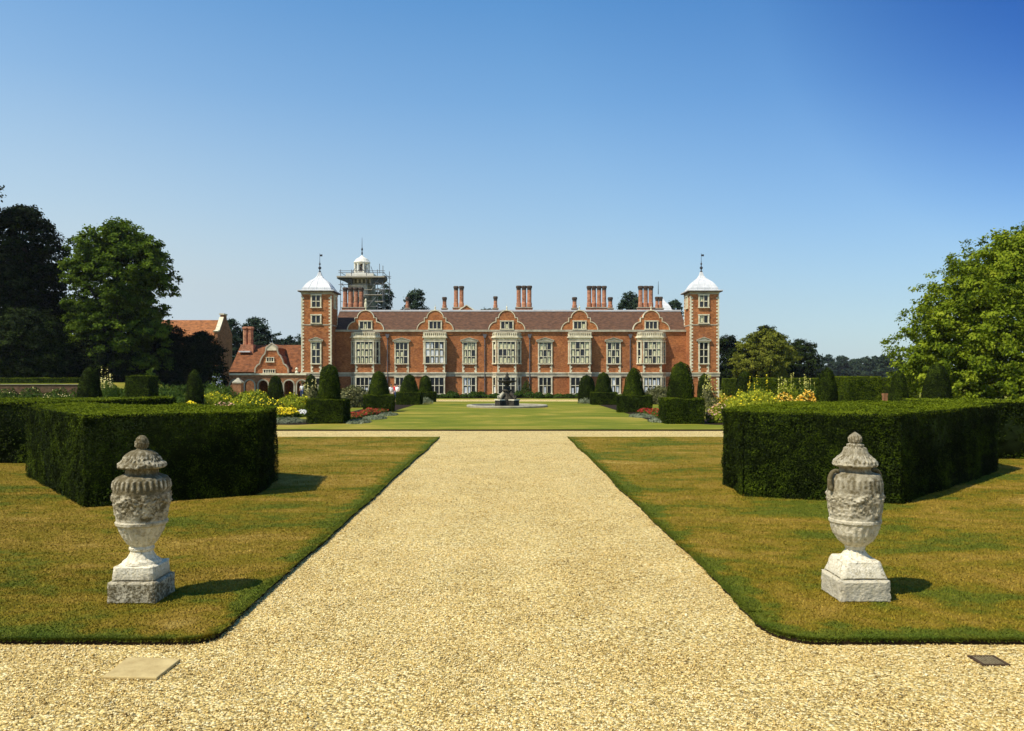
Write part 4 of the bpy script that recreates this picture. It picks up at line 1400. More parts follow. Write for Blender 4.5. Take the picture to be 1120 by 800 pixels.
def dome(u, d, w_px, v_top, label, taper=0.82, base=0.0, seed=0, pw=1.7):
    x, h, r = PX(u, d), PZ(v_top, d) - base, w_px * d / F / 2
    o = empty("topiary", (x, d, base), label, "topiary", TG_D)
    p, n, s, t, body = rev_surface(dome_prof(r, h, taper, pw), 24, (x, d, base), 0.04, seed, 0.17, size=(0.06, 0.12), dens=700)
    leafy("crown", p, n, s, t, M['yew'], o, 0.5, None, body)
    return o


dome(642, 81.0, 20, 409.8, "rounded dark yew mound, farthest on the right beside the house path", 0.9, 0, 21, 1.8)
dome(98, 52, 28, 402, "round-topped yew dome above the left hedge beside a cream flowering plant", 0.85, 0, 22)
dome(213, 58, 21, 404.5, "slender yew dome rising among the flowers left of the yellow border", 0.88, 0, 23)
dome(301.5, 84, 17.5, 411.2, "small round yew dome before the brick arcade", 0.95, 0, 24)
dome(340, 90, 16, 409.5, "yew dome half hidden behind the nearest left bullet", 0.9, 0, 25)
dome(770, 86, 15, 408.5, "small yew dome at the foot of the right tower", 0.9, 0, 26)
dome(814.5, 70, 21, 405.8, "round yew dome between the right tower and the golden tree", 0.95, 0, 27)
dome(904.5, 52, 24.5, 402, "round-topped yew dome behind the orange flowers on the right", 0.82, 0, 28)
dome(983, 55, 22, 405.2, "smaller yew dome next to the brick post on the right", 0.85, 0, 29)
dome(1025, 52, 33, 396.8, "broad yew dome in front of the big bright tree", 0.82, 0, 30)


def box_hedge(u0, u1, d, v_top, depth, label, seed):
    x0, x1 = PX(u0, d), PX(u1, d)
    h = PZ(v_top, d)
    o = empty("tall_hedge", ((x0 + x1) / 2, d, 0), label, "hedge")
    p, n, s, t, body = block_surface((x1 - x0) / 2, depth / 2, h, ((x0 + x1) / 2, d + depth / 2, 0), 0, seed, dens=420, rnd=0.25)
    leafy("foliage", p, n, s * 1.5, t + (0.22 if u0 > 560 else 0.04), M['yew'], o, 0.5, None, body)  # right-hand hedges get a lighter leaf tint to read as sunlit


box_hedge(822, 932, 82, 414.2, 2.0, "long low hedge behind the orange flowers at the back of the garden", 41)
box_hedge(915, 938, 66, 412.4, 2.0, "narrow end of hedge right of the round yew dome", 42)
box_hedge(929, 965, 62, 412.6, 2.2, "tall square hedge block left of the brick post", 43)
box_hedge(794, 826, 92, 414.5, 2.0, "dark hedge at the foot of the trees beside the right tower", 44)
box_hedge(952, 1006, 86, 413.6, 2.0, "dark hedge behind the brick post and the smaller yew dome", 47)
box_hedge(136, 164, 60, 411.5, 1.6, "dark flat-topped yew block among the left borders", 45)


# ------------------------------------------------------------------ trees
def tree(name, label, x, y, z0, prof, nlobe, lobe_r, n, size, mat, trunk_r=0.4, group=None, seed=0, sub=0.20, gap=0.35, squash=0.8, up=0.45, tint0=0.5):
    """prof: crown half width against height above z0.  Leaves sit in clumps on lobes spread through the crown."""
    rg = np.random.default_rng(seed + 1000)
    nlobe = int(nlobe * 1.8)
    n = int(n * 1.3)
    o = empty(name, (x, y, z0), label, "tree", group)
    prof = np.array(prof, float)
    zz = np.linspace(prof[0, 0], prof[-1, 0], 200)
    rr = np.interp(zz, prof[:, 0], prof[:, 1])
    w = rr + 0.15 * rr.max()
    zl = rg.choice(zz, nlobe, p=w / w.sum())
    rl = np.interp(zl, prof[:, 0], prof[:, 1])
    a = rg.uniform(0, 2 * np.pi, nlobe)
    fr = np.sqrt(rg.uniform(0.05, 1, nlobe))
    lr = lobe_r * rg.uniform(0.6, 1.25, nlobe)
    lr = np.minimum(lr, rl * 0.9 + 0.25 * lobe_r)
    dist = np.maximum(0, rl - lr * 0.85) * fr
    LC = np.column_stack([x + np.cos(a) * dist, y + np.sin(a) * dist, z0 + np.minimum(zl, prof[-1, 0] - lr * squash * 0.9)])
    # big inner lobes along the axis fill the crown's middle
    za = np.linspace(prof[0, 0], prof[-1, 0] * 0.97, 9)
    ra = np.interp(za, prof[:, 0], prof[:, 1])
    off_a = rg.normal(0, 0.12, (9, 2)) * ra[:, None]
    LC = np.concatenate([LC, np.column_stack([x + off_a[:, 0], y + off_a[:, 1], z0 + za])])
    lr = np.concatenate([lr, np.maximum(0.4 * lobe_r, ra * 0.78)])
    lr[nlobe:] = np.minimum(lr[nlobe:], np.maximum(0.3 * lobe_r, (prof[-1, 0] - za + 0.3) / squash))
    nlobe = len(lr)
    # clumps on the lobes
    nc = max(8, int(n / 26))
    li = rg.choice(nlobe, nc, p=lr ** 2 / (lr ** 2).sum())
    d = unit(rg.normal(size=(nc, 3)))
    d[:, 2] = np.where(d[:, 2] < -0.3, -d[:, 2] * 0.5, d[:, 2])
    d = unit(d)
    rad = lr[li] * rg.uniform(0.72, 1.1, nc) * (0.85 + 0.3 * vnoise(LC[li] + d * lr[li][:, None], 1.0 / lobe_r, seed))
    cc = LC[li] + d * rad[:, None] * np.array([1, 1, squash])
    keep = vnoise(cc, 0.9 / lobe_r, seed + 4) > gap * 0.62
    cc, d, li = cc[keep], d[keep], li[keep]
    nc = len(cc)
    ct_ = tint0 + rg.normal(0, 0.17, nc) + (vnoise(cc, 0.7 / lobe_r, seed + 8) - 0.5) * 0.5
    per = int(n * 1.25 / nc)
    ci = np.repeat(np.arange(nc), per)
    off = rg.normal(size=(len(ci), 3)) * (lobe_r * sub) * np.array([1, 1, 0.6])
    c = cc[ci] + off
    nn = d[ci] * 0.8 + rg.normal(0, 0.6, (len(ci), 3)) + np.array([0, 0, up])
    along = d[ci] * 0.6 + rg.normal(0, 0.5, (len(ci), 3)) + np.array([0, 0, -0.5])
    tt = ct_[ci] + rg.normal(0, 0.10, len(ci))
    leafy("crown", c, nn, size * rg.uniform(0.6, 1.3, len(ci)), tt, mat, o, 0.62, along)
    # trunk and limbs
    t = MB().mat(M['bark'])
    zt = z0 + prof[0, 0] + (prof[-1, 0] - prof[0, 0]) * 0.35
    lean = rg.normal(0, 0.25, 2)
    P = [(x, y, z0 - 0.3), (x + lean[0] * 0.3, y + lean[1] * 0.3, z0 + (zt - z0) * 0.4), (x + lean[0], y + lean[1], zt), (x + lean[0], y, z0 + prof[-1, 0] * 0.85)]
    R = [trunk_r * 1.35, trunk_r, trunk_r * 0.75, trunk_r * 0.15]
    for k in range(3): t.tube(P[k], P[k + 1], R[k], R[k + 1], 10)
    for k in rg.choice(nlobe, min(nlobe, 16), replace=False):
        s0 = rg.uniform(0.25, 0.95)
        st = Vector(P[1]).lerp(Vector(P[2]), s0)
        md = st.lerp(Vector(LC[k]), 0.5) + Vector((0, 0, -0.08 * (Vector(LC[k]) - st).length))
        t.tube(st, md, trunk_r * 0.38, trunk_r * 0.24, 7)
        t.tube(md, LC[k], trunk_r * 0.24, trunk_r * 0.06, 6)
    t.build("trunk", o)
    return o


# left group on the raised terrace
tree("oak_tree", "tall tree reaching in over the left edge, only a leafy tip in view", PX(-47, 90), 90, 2.0,
     [(9, 2.0), (15, 4.0), (19.5, 5.0), (22, 3.8), (24.5, 1.0)], 24, 1.2, 9000, 0.34, M['leaf_dark'], 0.4, None, 9, gap=0.4)
tree("oak_tree", "tall very dark evergreen oak at the left edge of the picture", PX(28, 96), 96, 2.0,
     [(1.0, 4.0), (5, 5.2), (9, 5.4), (13, 5.2), (17, 4.4), (19.3, 3.0), (20.6, 1.2)], 40, 1.8, 52000, 0.36, M['leaf_dark'], 0.55, None, 1, gap=0.5, sub=0.15)
tree("lime_tree", "tall broad green tree with sunlit clumps, right of the dark oak", PX(130, 94), 94, 2.0,
     [(0.8, 5.4), (4, 6.2), (8, 6.4), (12, 6.2), (14.5, 5.6), (16.6, 4.0), (18.2, 1.6)], 62, 1.7, 66000, 0.33, M['leaf_mid'], 0.5, None, 18, gap=0.56, sub=0.14, squash=0.92, tint0=0.55)
tree("shrub_tree", "low dark green bushy tree under the evergreen oak", PX(28, 86), 86, 2.0,
     [(0.2, 4.6), (2.5, 5.0), (5, 4.2), (6.6, 2.6), (7.6, 0.8)], 36, 1.3, 22000, 0.26, M['leaf_dark'], 0.25, None, 3, gap=0.1, tint0=0.6)
tree("shrub_tree", "dark shrubby tree between the oak and the broad green tree", PX(85, 97), 97, 2.0,
     [(0.2, 4.2), (3, 5), (6, 4.4), (8.5, 2.6), (9.5, 0.8)], 34, 1.4, 20000, 0.28, M['leaf_dark'], 0.25, None, 4, gap=0.1, tint0=0.35)
for k, (u, d, w, h, lb) in enumerate(((172, 100, 3.8, 8.6, "tallest dark yew, half under the broad green tree"), (110, 92, 4.4, 5.5, "dark yew below the left side of the broad green tree"), (150, 99, 4.2, 7.0, "black-green yew under the broad green tree"), (190, 99, 3.6, 8.0, "dark yew in front of the left end of the orange roof"),
                                      (222, 100, 3.1, 7.6, "dark yew standing against the brick end gable"))):
    tree("yew_tree", lb, PX(u, d), d, (0.4, 1.5, 1.0, 0.4, 0.4)[k], [(0.0, w), (2, w * 1.05), (h * 0.6, w * 0.9), (h * 0.85, w * 0.6), (h, 0.5)], 28, 1.2, 16000, 0.26, M['leaf_dark'], 0.25, "yews before the orange roof", (11, 12, 5, 6, 7)[k], gap=0.05, tint0=0.3)

# right side
tree("plane_tree", "big bright green spreading tree at the right edge", 39.4, 60, 0.0,
     [(0.1, 9.0), (2.5, 9.6), (5.2, 9.8), (7.5, 8.6), (9.3, 6.4), (11.3, 3.9), (12.6, 2.2), (13.7, 0.6)], 110, 1.35, 125000, 0.25, M['leaf_bright'], 0.6, None, 21, gap=0.42, sub=0.155, squash=0.9)
tree("willow_tree", "rounded golden green tree right of the house", PX(836, 118), 118, 0.0,
     [(1.2, 3.6), (3, 4.6), (5, 4.9), (7, 4.0), (8.4, 2.4), (9.3, 0.6)], 30, 1.25, 30000, 0.27, M['leaf_gold'], 0.35, None, 22, gap=0.5, sub=0.15)
tree("oak_tree", "dark tree close behind the right tower", PX(797, 135), 135, 0.0,
     [(0.6, 2.6), (4, 3.4), (7, 2.8), (9.3, 1.0)], 26, 1.2, 11000, 0.34, M['leaf_dark'], 0.3, None, 23, gap=0.15, tint0=0.45)
tree("oak_tree", "dark tree showing behind the right side of the golden tree", PX(876, 150), 150, 0.0,
     [(0.6, 3.6), (4, 4.4), (7, 3.2), (9.4, 1.0)], 30, 1.4, 12000, 0.38, M['leaf_dark'], 0.3, None, 24, gap=0.15, tint0=0.6)
tree("oak_tree", "dark tree top showing above the golden tree", PX(838, 160), 160, 0.0,
     [(2.0, 4.0), (6, 5.2), (10, 3.6), (12.3, 1.0)], 34, 1.5, 12000, 0.42, M['leaf_dark'], 0.3, None, 25, gap=0.15, tint0=0.6)
tree("oak_tree", "low dark tree filling the gap left of the golden tree", PX(808, 124), 124, 0.0,
     [(0.3, 2.4), (2.5, 2.8), (4.5, 2.0), (6.0, 0.8)], 22, 1.0, 9000, 0.30, M['leaf_dark'], 0.22, None, 26, gap=0.1, tint0=0.45)
tree("oak_tree", "shady tree beneath the right flank of the golden tree", PX(862, 122), 122, 0.0,
     [(0.3, 2.0), (1.8, 2.4), (3.4, 1.8), (4.4, 0.6)], 18, 0.9, 8000, 0.28, M['leaf_dark'], 0.2, None, 27, gap=0.1, tint0=0.6)

# behind the house
tree("beech_tree", "tree crown above the roof left of the paired chimney", PX(455, 165), 165, 0.0,
     [(5, 3.4), (10, 4.0), (15, 3.6), (18.6, 2.2), (20.2, 0.7)], 34, 1.4, 12000, 0.40, M['leaf_far'], 0.4, "trees beyond the roof", 31, gap=0.3)
tree("beech_tree", "tree crown above the roof left of the right-hand chimneys", PX(688, 170), 170, 0.0,
     [(5, 3.4), (10, 4.4), (15, 3.9), (18.3, 2.6), (19.9, 0.7)], 34, 1.4, 12000, 0.40, M['leaf_far'], 0.4, "trees beyond the roof", 32, gap=0.3)
tree("beech_tree", "dark tree behind the scaffolding", PX(419, 150), 150, 0.0,
     [(5, 2.4), (10, 3.4), (14, 3.2), (16.5, 2.4), (19.0, 1.3), (20.6, 0.5)], 30, 1.2, 11000, 0.36, M['leaf_far'], 0.35, "trees beyond the roof", 33, gap=0.35)
tree("beech_tree", "tree top just showing over the ridge left of the central bay", PX(532, 170), 170, 0.0,
     [(5, 2.5), (10, 3.0), (14.5, 2.4), (16.8, 0.8)], 22, 1.2, 7000, 0.4, M['leaf_far'], 0.35, "trees beyond the roof", 34, gap=0.3)
tree("beech_tree", "tree top beside the rear tower dome", PX(738, 175), 175, 0.0,
     [(5, 2.0), (10, 3.0), (15.0, 2.2), (19.0, 0.8)], 22, 1.2, 7000, 0.4, M['leaf_far'], 0.35, "trees beyond the roof", 35, gap=0.3)
tree("beech_tree", "rounded tree behind the wing's paired chimney", PX(279, 150), 150, 0.0,
     [(2, 3.6), (6, 4.6), (10, 3.8), (12.4, 2.2), (13.4, 0.7)], 34, 1.4, 13000, 0.38, M['leaf_far'], 0.4, "trees beyond the wing", 36, gap=0.2, tint0=0.35)
tree("beech_tree", "tree between the barn gable and the wing", PX(252, 145), 145, 0.0,
     [(2, 2.8), (6, 3.4), (10, 2.6), (12.6, 0.8)], 26, 1.2, 9000, 0.36, M['leaf_far'], 0.35, "trees beyond the wing", 37, gap=0.3)
for k, (u, v, lb) in enumerate(((303, 366, "tree just right of the rounded tree beyond the wing"), (318, 369, "low tree beyond the wing near the left tower"), (331, 367, "tree touching the left tower beyond the wing"))):
    d = 190 + 8 * k
    h = PZ(v, d)
    tree("beech_tree", lb, PX(u, d), d, 0.0, [(1, 2.6), (h * 0.4, 3.6), (h * 0.75, 3.0), (h, 0.8)], 20, 1.4, 6000, 0.45, M['leaf_far'], 0.35, "trees beyond the wing", 40 + k, gap=0.1, tint0=0.4)

# far tree line to the right
rgn = random.Random(5)
far_lab = ["distant tree %s" % s for s in ("right of the golden tree", "with a broad crown above the hedge end", "with a rounded crown behind the round yew dome",
           "with an uneven top right of the round yew dome", "low in the dip of the far tree line", "above the square hedge block", "taller, left of the far gap",
           "narrow and upright at the far gap", "beyond the gap, partly behind the big tree")]
for k, (u, v, wpx) in enumerate(((890, 392, 26), (906, 389, 30), (921, 390, 26), (936, 393, 26), (947, 391, 26), (957, 390, 22), (966, 389, 20), (972, 389, 12), (984, 388.5, 12))):
    d = 420 + rgn.uniform(-40, 60)
    h = PZ(v, d)
    w = wpx * d / F / 2
    tree("park_tree", far_lab[k], PX(u, d), d, 0.0, [(0.2, w * 0.9), (h * 0.4, w), (h * 0.75, w * 0.8), (h, w * 0.2)], 22, w * 0.36, 5200, 1.0, M['leaf_far'], 0.5, "distant parkland trees", 60 + k, gap=0.05, tint0=0.5)
for k, (u, v, wpx) in enumerate(((-30, 372, 70), (1160, 380, 60), (1010, 392, 40), (60, 380, 60))):
    d = 380
    h = PZ(v, d)
    w = wpx * d / F / 2
    tree("park_tree", ("distant tree behind the evergreen oak", "distant tree behind the big bright tree", "distant tree glimpsed through the left of the big bright tree", "distant tree behind the dark shrubby trees")[k],
         PX(u, d), d, 0.0, [(0.2, w * 0.9), (h * 0.4, w), (h * 0.75, w * 0.8), (h, w * 0.2)], 22, w * 0.36, 4000, 1.2, M['leaf_far'], 0.5, "distant parkland trees", 80 + k, gap=0.05)

def far_wood():
    rg = np.random.default_rng(77)
    C, T = [], []
    for (xa, xb) in ((-900, -170), (150, 900)):
        n = 26000
        cx_ = rg.uniform(xa, xb, 420)
        cy_ = 620 + rg.uniform(-40, 60, 420)
        cr = rg.uniform(5, 9, 420)
        i = rg.integers(0, 420, n)
        d = unit(rg.normal(size=(n, 3)))
        c = np.column_stack([cx_[i], cy_[i], cr[i] * 0.55]) + d * (cr[i] * rg.uniform(0.7, 1.05, n))[:, None] * np.array([1, 1, 0.9])
        c[:, 2] = np.abs(c[:, 2])
        C.append(c)
        T.append(0.45 + rg.normal(0, 0.2, n))
    c = np.concatenate(C)
    o = leafy("far_wood", c, rg.normal(size=c.shape) + np.array([0, -0.6, 0.6]), rg.uniform(1.6, 3.2, len(c)), np.concatenate(T), M['leaf_far'])
    tag(o, "far-off belt of woodland along the horizon", "wood", None, 'stuff')


far_wood()

# ------------------------------------------------------------------ left terrace
TX0, TX1 = -80, PX(86, 76)
b = MB().mat(M['shaded_brick']).box(TX0, TX1, 76, 76.4, 0, PZ(421, 76))
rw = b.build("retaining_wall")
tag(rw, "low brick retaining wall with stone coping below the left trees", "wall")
MB().mat(M['stone_grey']).box(TX0, TX1 + 0.1, 75.93, 76.5, PZ(421, 76) + 0.002, PZ(420.6, 76)).build("coping", rw)
tp = [(TX0, 76.41), (TX1, 76.41), (TX1 + 1, 90), (PX(120, 120), 120), (-160, 170), (-160, 76.41)]
tq = [(TX0, 76.42), (TX1 + 0.1, 76.42), (TX1 + 9, 88), (PX(180, 124), 128), (-170, 185), (-165, 76.42)]
b = MB().mat(M['park']).add([(x, y, 1.93) for x, y in tp] + [(x, y, -0.04) for x, y in tq], [tuple(range(6))] + [(i, 6 + i, 6 + (i + 1) % 6, (i + 1) % 6) for i in range(6)])
tag(b.build("terrace"), "raised grass terrace with a sloping bank under the left trees", "terrace", None, 'structure')
box_hedge(-60, 85, 80, 413.8, 1.2, "low trimmed hedge along the raised left terrace", 46)

# ------------------------------------------------------------------ flowers and shrubs
def clump(name, label, cat, x, y, rx, ry, h, fol, blos=None, nf=1400, nb=260, fsize=0.16, bsize=0.11, spire=False, seed=0, group=None, z0=LZ, top=0.25, tint0=0.5, loose=0.0):
    rg = np.random.default_rng(seed + 500)
    o = empty(name, (x, y, z0), label, cat, group)
    a, r = rg.uniform(0, 2 * np.pi, nf), np.sqrt(rg.random(nf))
    px_, py_ = r * np.cos(a), r * np.sin(a)
    q = np.column_stack([x + px_ * rx, y + py_ * ry, np.zeros(nf)])
    hmax = h * (1 - 0.55 * r ** 2.5) * (0.72 + 0.5 * vnoise(q, 2.2, seed))
    zf = rg.random(nf) ** 0.6
    q[:, 2] = z0 + zf * hmax
    nn = np.column_stack([px_, py_, np.full(nf, 0.5)]) + rg.normal(0, 0.6, (nf, 3))
    along = np.column_stack([px_ * 0.6, py_ * 0.6, np.full(nf, 1.0)]) + rg.normal(0, 0.35, (nf, 3))
    tt = tint0 + (vnoise(q, 3, seed + 1) - 0.5) * 0.6 + rg.normal(0, 0.14, nf)
    leafy("foliage", q, nn, fsize * rg.uniform(0.6, 1.5, nf), tt, fol, o, 0.4, along)
    if blos is not None:
        if spire:
            ns = max(3, nb // 26)
            a, r = rg.uniform(0, 2 * np.pi, ns), np.sqrt(rg.random(ns)) * 0.9
            bx, by = x + rx * r * np.cos(a), y + ry * r * np.sin(a)
            hh = h * rg.uniform(0.95, 1.4, ns)
            i = np.repeat(np.arange(ns), 16)
            t = rg.random(len(i))
            z = z0 + hh[i] * (0.62 + 0.4 * t)
            wd = 0.05 * (1.15 - t)
            c = np.column_stack([bx[i] + rg.normal(0, 1, len(i)) * wd, by[i] + rg.normal(0, 1, len(i)) * wd, z])
        else:
            a, r = rg.uniform(0, 2 * np.pi, nb), np.sqrt(rg.random(nb))
            c = np.column_stack([x + rx * r * np.cos(a), y + ry * r * np.sin(a), np.zeros(nb)])
            hm = h * (1 - 0.55 * r ** 2.5) * (0.72 + 0.5 * vnoise(c, 2.2, seed))
            c[:, 2] = z0 + hm * (1.0 - top * rg.random(nb) ** 1.5) + 0.04 + loose * rg.random(nb)
        nn = np.column_stack([rg.normal(0, 0.5, len(c)), rg.normal(-0.5, 0.5, len(c)), np.full(len(c), 0.8)])
        tt = 0.55 + rg.normal(0, 0.25, len(c))
        v, f = leaf_quads(c, nn, bsize * (0.75 if spire else 1.0) * rg.uniform(0.6, 1.3, len(c)), 0.95)
        np_mesh("blossom", v, [(f, 0)], [blos], o, np.repeat(np.clip(tt, 0, 1), 4))
    return o


def cl(u, v_base, w_px, v_top, name, label, cat="flowers", depth=0.8, **kw):
    """a clump standing at pixel (u, v_base), w_px wide, reaching v_top"""
    d = GD(v_base)
    return clump(name, label, cat, PX(u, d), d, w_px * d / F / 2, depth, PZ(v_top, d) - LZ, **kw)


# left border
cl(311, 458, 33, 446, "flower_clump", "bright yellow flower clump at the right end of the left hedge", fol=M['herb'], blos=M['fl_yellow'], nb=900, nf=1400, bsize=0.10, top=0.35, seed=1)
cl(314, 464, 44, 457, "silver_plant", "low silver-grey edging plants left of the nearest left yew bullet", "plant", fol=M['herb_grey'], nf=2200, fsize=0.12, seed=2, depth=1.0)
cl(331, 457, 14, 448, "flower_clump", "small white flower clump beside the bright yellow one", fol=M['herb'], blos=M['fl_white'], nb=220, nf=500, seed=3)
cl(236, 449, 44, 430, "flower_clump", "yellow-green herb mass behind the left hedge's right half", fol=M['herb_lime'], blos=M['fl_yellow'], nb=160, nf=2600, fsize=0.2, seed=4, depth=1.6)
cl(275, 451, 48, 428, "flower_clump", "tall yellow-green herbs in the middle of the left border", fol=M['herb_lime'], blos=M['fl_yellow'], nb=120, nf=3000, fsize=0.2, seed=5, depth=1.8, tint0=0.42)
cl(322, 450, 40, 431, "flower_clump", "yellow-green herbs dotted with yellow flowers before the arcade", fol=M['herb_lime'], blos=M['fl_yellow'], nb=150, nf=2400, fsize=0.18, bsize=0.13, seed=6, depth=1.4, top=0.7)
cl(290, 454, 46, 436, "flower_clump", "mixed border plants with pale yellow daisies above the yellow clump", fol=M['herb'], blos=M['fl_yellow'], nb=200, nf=2200, bsize=0.14, seed=7, depth=1.2, top=0.5)
cl(340, 449, 18, 424, "spire_flower", "creamy yellow spires left of the nearest left yew bullet", fol=M['herb_olive'], blos=M['fl_cream'], nb=200, nf=600, bsize=0.13, spire=True, seed=8)
cl(245, 455, 34, 440, "flower_clump", "pink and cream flowers above the right part of the left hedge", fol=M['herb'], blos=M['fl_pink'], nb=200, nf=1300, bsize=0.13, seed=9, top=0.4)
cl(208, 459, 27, 441, "flower_clump", "flat yellow flower patch behind the middle of the left hedge", fol=M['herb'], blos=M['fl_yellow'], nb=500, nf=900, bsize=0.12, top=0.2, seed=10)
cl(184, 459, 14, 441.5, "flower_clump", "white flower patch behind the middle of the left hedge", fol=M['herb'], blos=M['fl_white'], nb=160, nf=500, bsize=0.12, top=0.25, seed=11)
cl(152, 458, 24, 437, "flower_clump", "golden flower patch in front of the flat-topped yew block", fol=M['herb'], blos=M['fl_yellow'], nb=360, nf=900, bsize=0.11, top=0.15, seed=12)
cl(127, 458, 11, 438.5, "flower_clump", "small white flower patch near the left yew dome", fol=M['herb'], blos=M['fl_white'], nb=120, nf=400, bsize=0.11, top=0.2, seed=13)
cl(118, 450, 22, 414, "spire_flower", "tall plant with cream spires right of the left yew dome", fol=M['herb'], blos=M['fl_cream'], nb=300, nf=900, bsize=0.14, spire=True, seed=14)
cl(182, 446, 44, 424, "border_plant", "loose green border plants between the yew block and slender dome", "plant", fol=M['herb'], nf=2200, fsize=0.22, seed=15, depth=1.6, tint0=0.4)
cl(240, 443, 44, 421, "border_plant", "tall olive-green plants behind the yellow-green herb mass", "plant", fol=M['herb'], nf=2200, fsize=0.22, seed=16, depth=1.6, tint0=0.5)
cl(237, 438, 16, 409, "flower_clump", "pale blue flowers on tall stems before the dark yews", fol=M['herb'], blos=M['fl_blue'], nb=46, nf=500, bsize=0.16, seed=17, top=0.4)
cl(166, 446, 14, 405, "border_plant", "spiky green shoot rising behind the flat-topped yew block", "plant", fol=M['herb'], nf=260, fsize=0.45, seed=18, depth=0.5)
cl(60, 449, 60, 431, "border_plant", "low border plants left of the left yew dome", "plant", fol=M['herb'], blos=M['fl_cream'], nb=60, nf=1600, seed=19, depth=1.2, tint0=0.35)
cl(200, 450, 60, 433, "border_plant", "green border plants below the slender yew dome", "plant", fol=M['herb'], nf=2200, fsize=0.2, seed=20, depth=1.4, tint0=0.4)
cl(386, 446.5, 40, 422, "ornamental_grass", "grey-olive grasses between the first two left yew cones", "plant", fol=M['herb_olive'], blos=M['fl_cream'], nb=60, nf=2600, fsize=0.28, bsize=0.1, seed=21, depth=1.6)
cl(395, 442, 34, 425, "border_plant", "dull pinkish border plants behind the grey-olive grasses", "plant", fol=M['herb_olive'], blos=M['fl_pink'], nb=80, nf=1500, seed=22, depth=1.2)
for k, (u, vb, w) in enumerate(((388, 459, 22), (404, 455, 22), (419, 451.5, 18))):
    cl(u, vb, w, (451, 447.5, 446.5)[k], "flower_clump", ("dark red flowers right behind the nearest left yew block", "dark red flowers midway along the left lawn edge", "dark red flowers beside the second left yew block")[k],
       fol=M['herb'], blos=M['fl_red'], nb=380, nf=900, bsize=0.11, top=0.8, seed=30 + k, group="red flowers along the lawn edge", depth=1.6)
for k, (u, vb, w) in enumerate(((392, 464, 26), (410, 459.5, 26), (425, 455.5, 20))):
    cl(u, vb, w, (459, 455, 451.5)[k], "silver_plant", ("silver edging plant nearest the camera right of the left yew block", "silver edging plant midway along the left lawn edge", "silver edging plant by the second left yew block")[k],
       "plant", fol=M['herb_grey'], nf=1400, fsize=0.13, seed=40 + k, group="silver edging along the lawn", depth=1.4)
cl(463, 442.5, 22, 435, "silver_plant", "pale grey plant beside the third left yew block", "plant", fol=M['herb_grey'], nf=700, seed=45)
for k, (u, d, w, vt) in enumerate(((104, 74, 5.4, 415.5), (160, 74, 5.4, 416), (196, 78, 4.8, 418), (226, 82, 3.4, 420))):
    clump("bank_shrub", ("low shrub behind the left yew dome", "low shrub behind the flat-topped yew block", "low shrub behind the slender yew dome", "low shrub right of the slender yew dome")[k], "shrub",
          PX(u, d), d, w / 2, 1.0, PZ(vt, d), M['herb'], None, 1800, 0, 0.24, seed=120 + k, z0=0.0, tint0=0.3)
for k, u in enumerate((8, 34, 62)):
    clump("border_plant", ("green border plants before the low brick wall, at the picture's edge", "green border plants before the middle of the low brick wall", "green border plants before the right end of the low brick wall")[k], "plant",
          PX(u, 72), 72, 1.3, 0.8, PZ((425, 424, 424.5)[k], 72), M['herb'], M['fl_cream'], 1200, 30, 0.2, 0.1, seed=140 + k, z0=0.0, tint0=0.3)
# right border
cl(722, 463, 26, 457.5, "silver_plant", "silver edging plant nearest the camera left of the right yew block", "plant", fol=M['herb_grey'], nf=1400, fsize=0.13, seed=50, group="silver edging along the lawn", depth=1.2)
cl(702, 457.5, 28, 453, "silver_plant", "silver edging plant by the second right yew block", "plant", fol=M['herb_grey'], nf=1400, fsize=0.13, seed=51, group="silver edging along the lawn", depth=1.4)
cl(718, 457, 20, 448, "flower_clump", "dark red flowers left of the nearest right yew block", fol=M['herb'], blos=M['fl_red'], nb=380, nf=900, bsize=0.11, top=0.8, seed=52, group="red flowers along the lawn edge", depth=1.4)
cl(706, 453.5, 16, 447, "flower_clump", "dark red flowers beside the second right yew block", fol=M['herb'], blos=M['fl_red'], nb=400, nf=600, bsize=0.12, top=0.6, seed=53, group="red flowers along the lawn edge", depth=1.4)
cl(720, 443, 34, 422.5, "ornamental_grass", "grey-olive grasses between the first two right yew cones", "plant", fol=M['herb_olive'], nf=2600, fsize=0.26, seed=54, depth=1.6)
cl(640, 442.5, 16, 436, "silver_plant", "pale grey plant beside the third right yew block", "plant", fol=M['herb_grey'], nf=500, seed=55)
cl(785, 464, 26, 443, "flower_clump", "orange-pink flowers at the left end of the right hedge", fol=M['herb_lime'], blos=M['fl_pink'], nb=260, nf=1500, bsize=0.12, seed=56, top=0.6)
cl(776, 455, 20, 421, "spire_flower", "tall greenish yellow spires right of the nearest right yew bullet", fol=M['herb_olive'], blos=M['fl_spire'], nb=330, nf=900, bsize=0.13, spire=True, seed=57)
cl(795, 452, 26, 430, "flower_clump", "amber and pink flowers behind the tall greenish spires", fol=M['herb_lime'], blos=M['fl_orange'], nb=280, nf=1200, bsize=0.12, seed=58, top=0.6)
cl(826, 456, 66, 427.5, "flower_clump", "lime green mound of foliage behind the right hedge", fol=M['herb_lime'], blos=M['fl_yellow'], nb=220, nf=5200, fsize=0.15, seed=59, depth=1.6, tint0=0.68)
cl(790, 462, 20, 448, "border_plant", "pale yellow-green plant against the left end of the right hedge", "plant", fol=M['herb_lime'], nf=900, seed=60)
for k, (u, w) in enumerate(((858, 28), (882, 28), (902, 22))):
    cl(u, 455, w, (430.5, 430.5, 433)[k], "flower_clump", ("orange and yellow daisies just right of the lime green mound", "orange and yellow daisies left of the round-topped yew dome", "orange and yellow daisies at the foot of the round-topped yew dome")[k],
       fol=M['herb'], blos=M['fl_orange'], nb=520, nf=1300, bsize=0.13, top=0.8, loose=0.25, seed=61 + k)
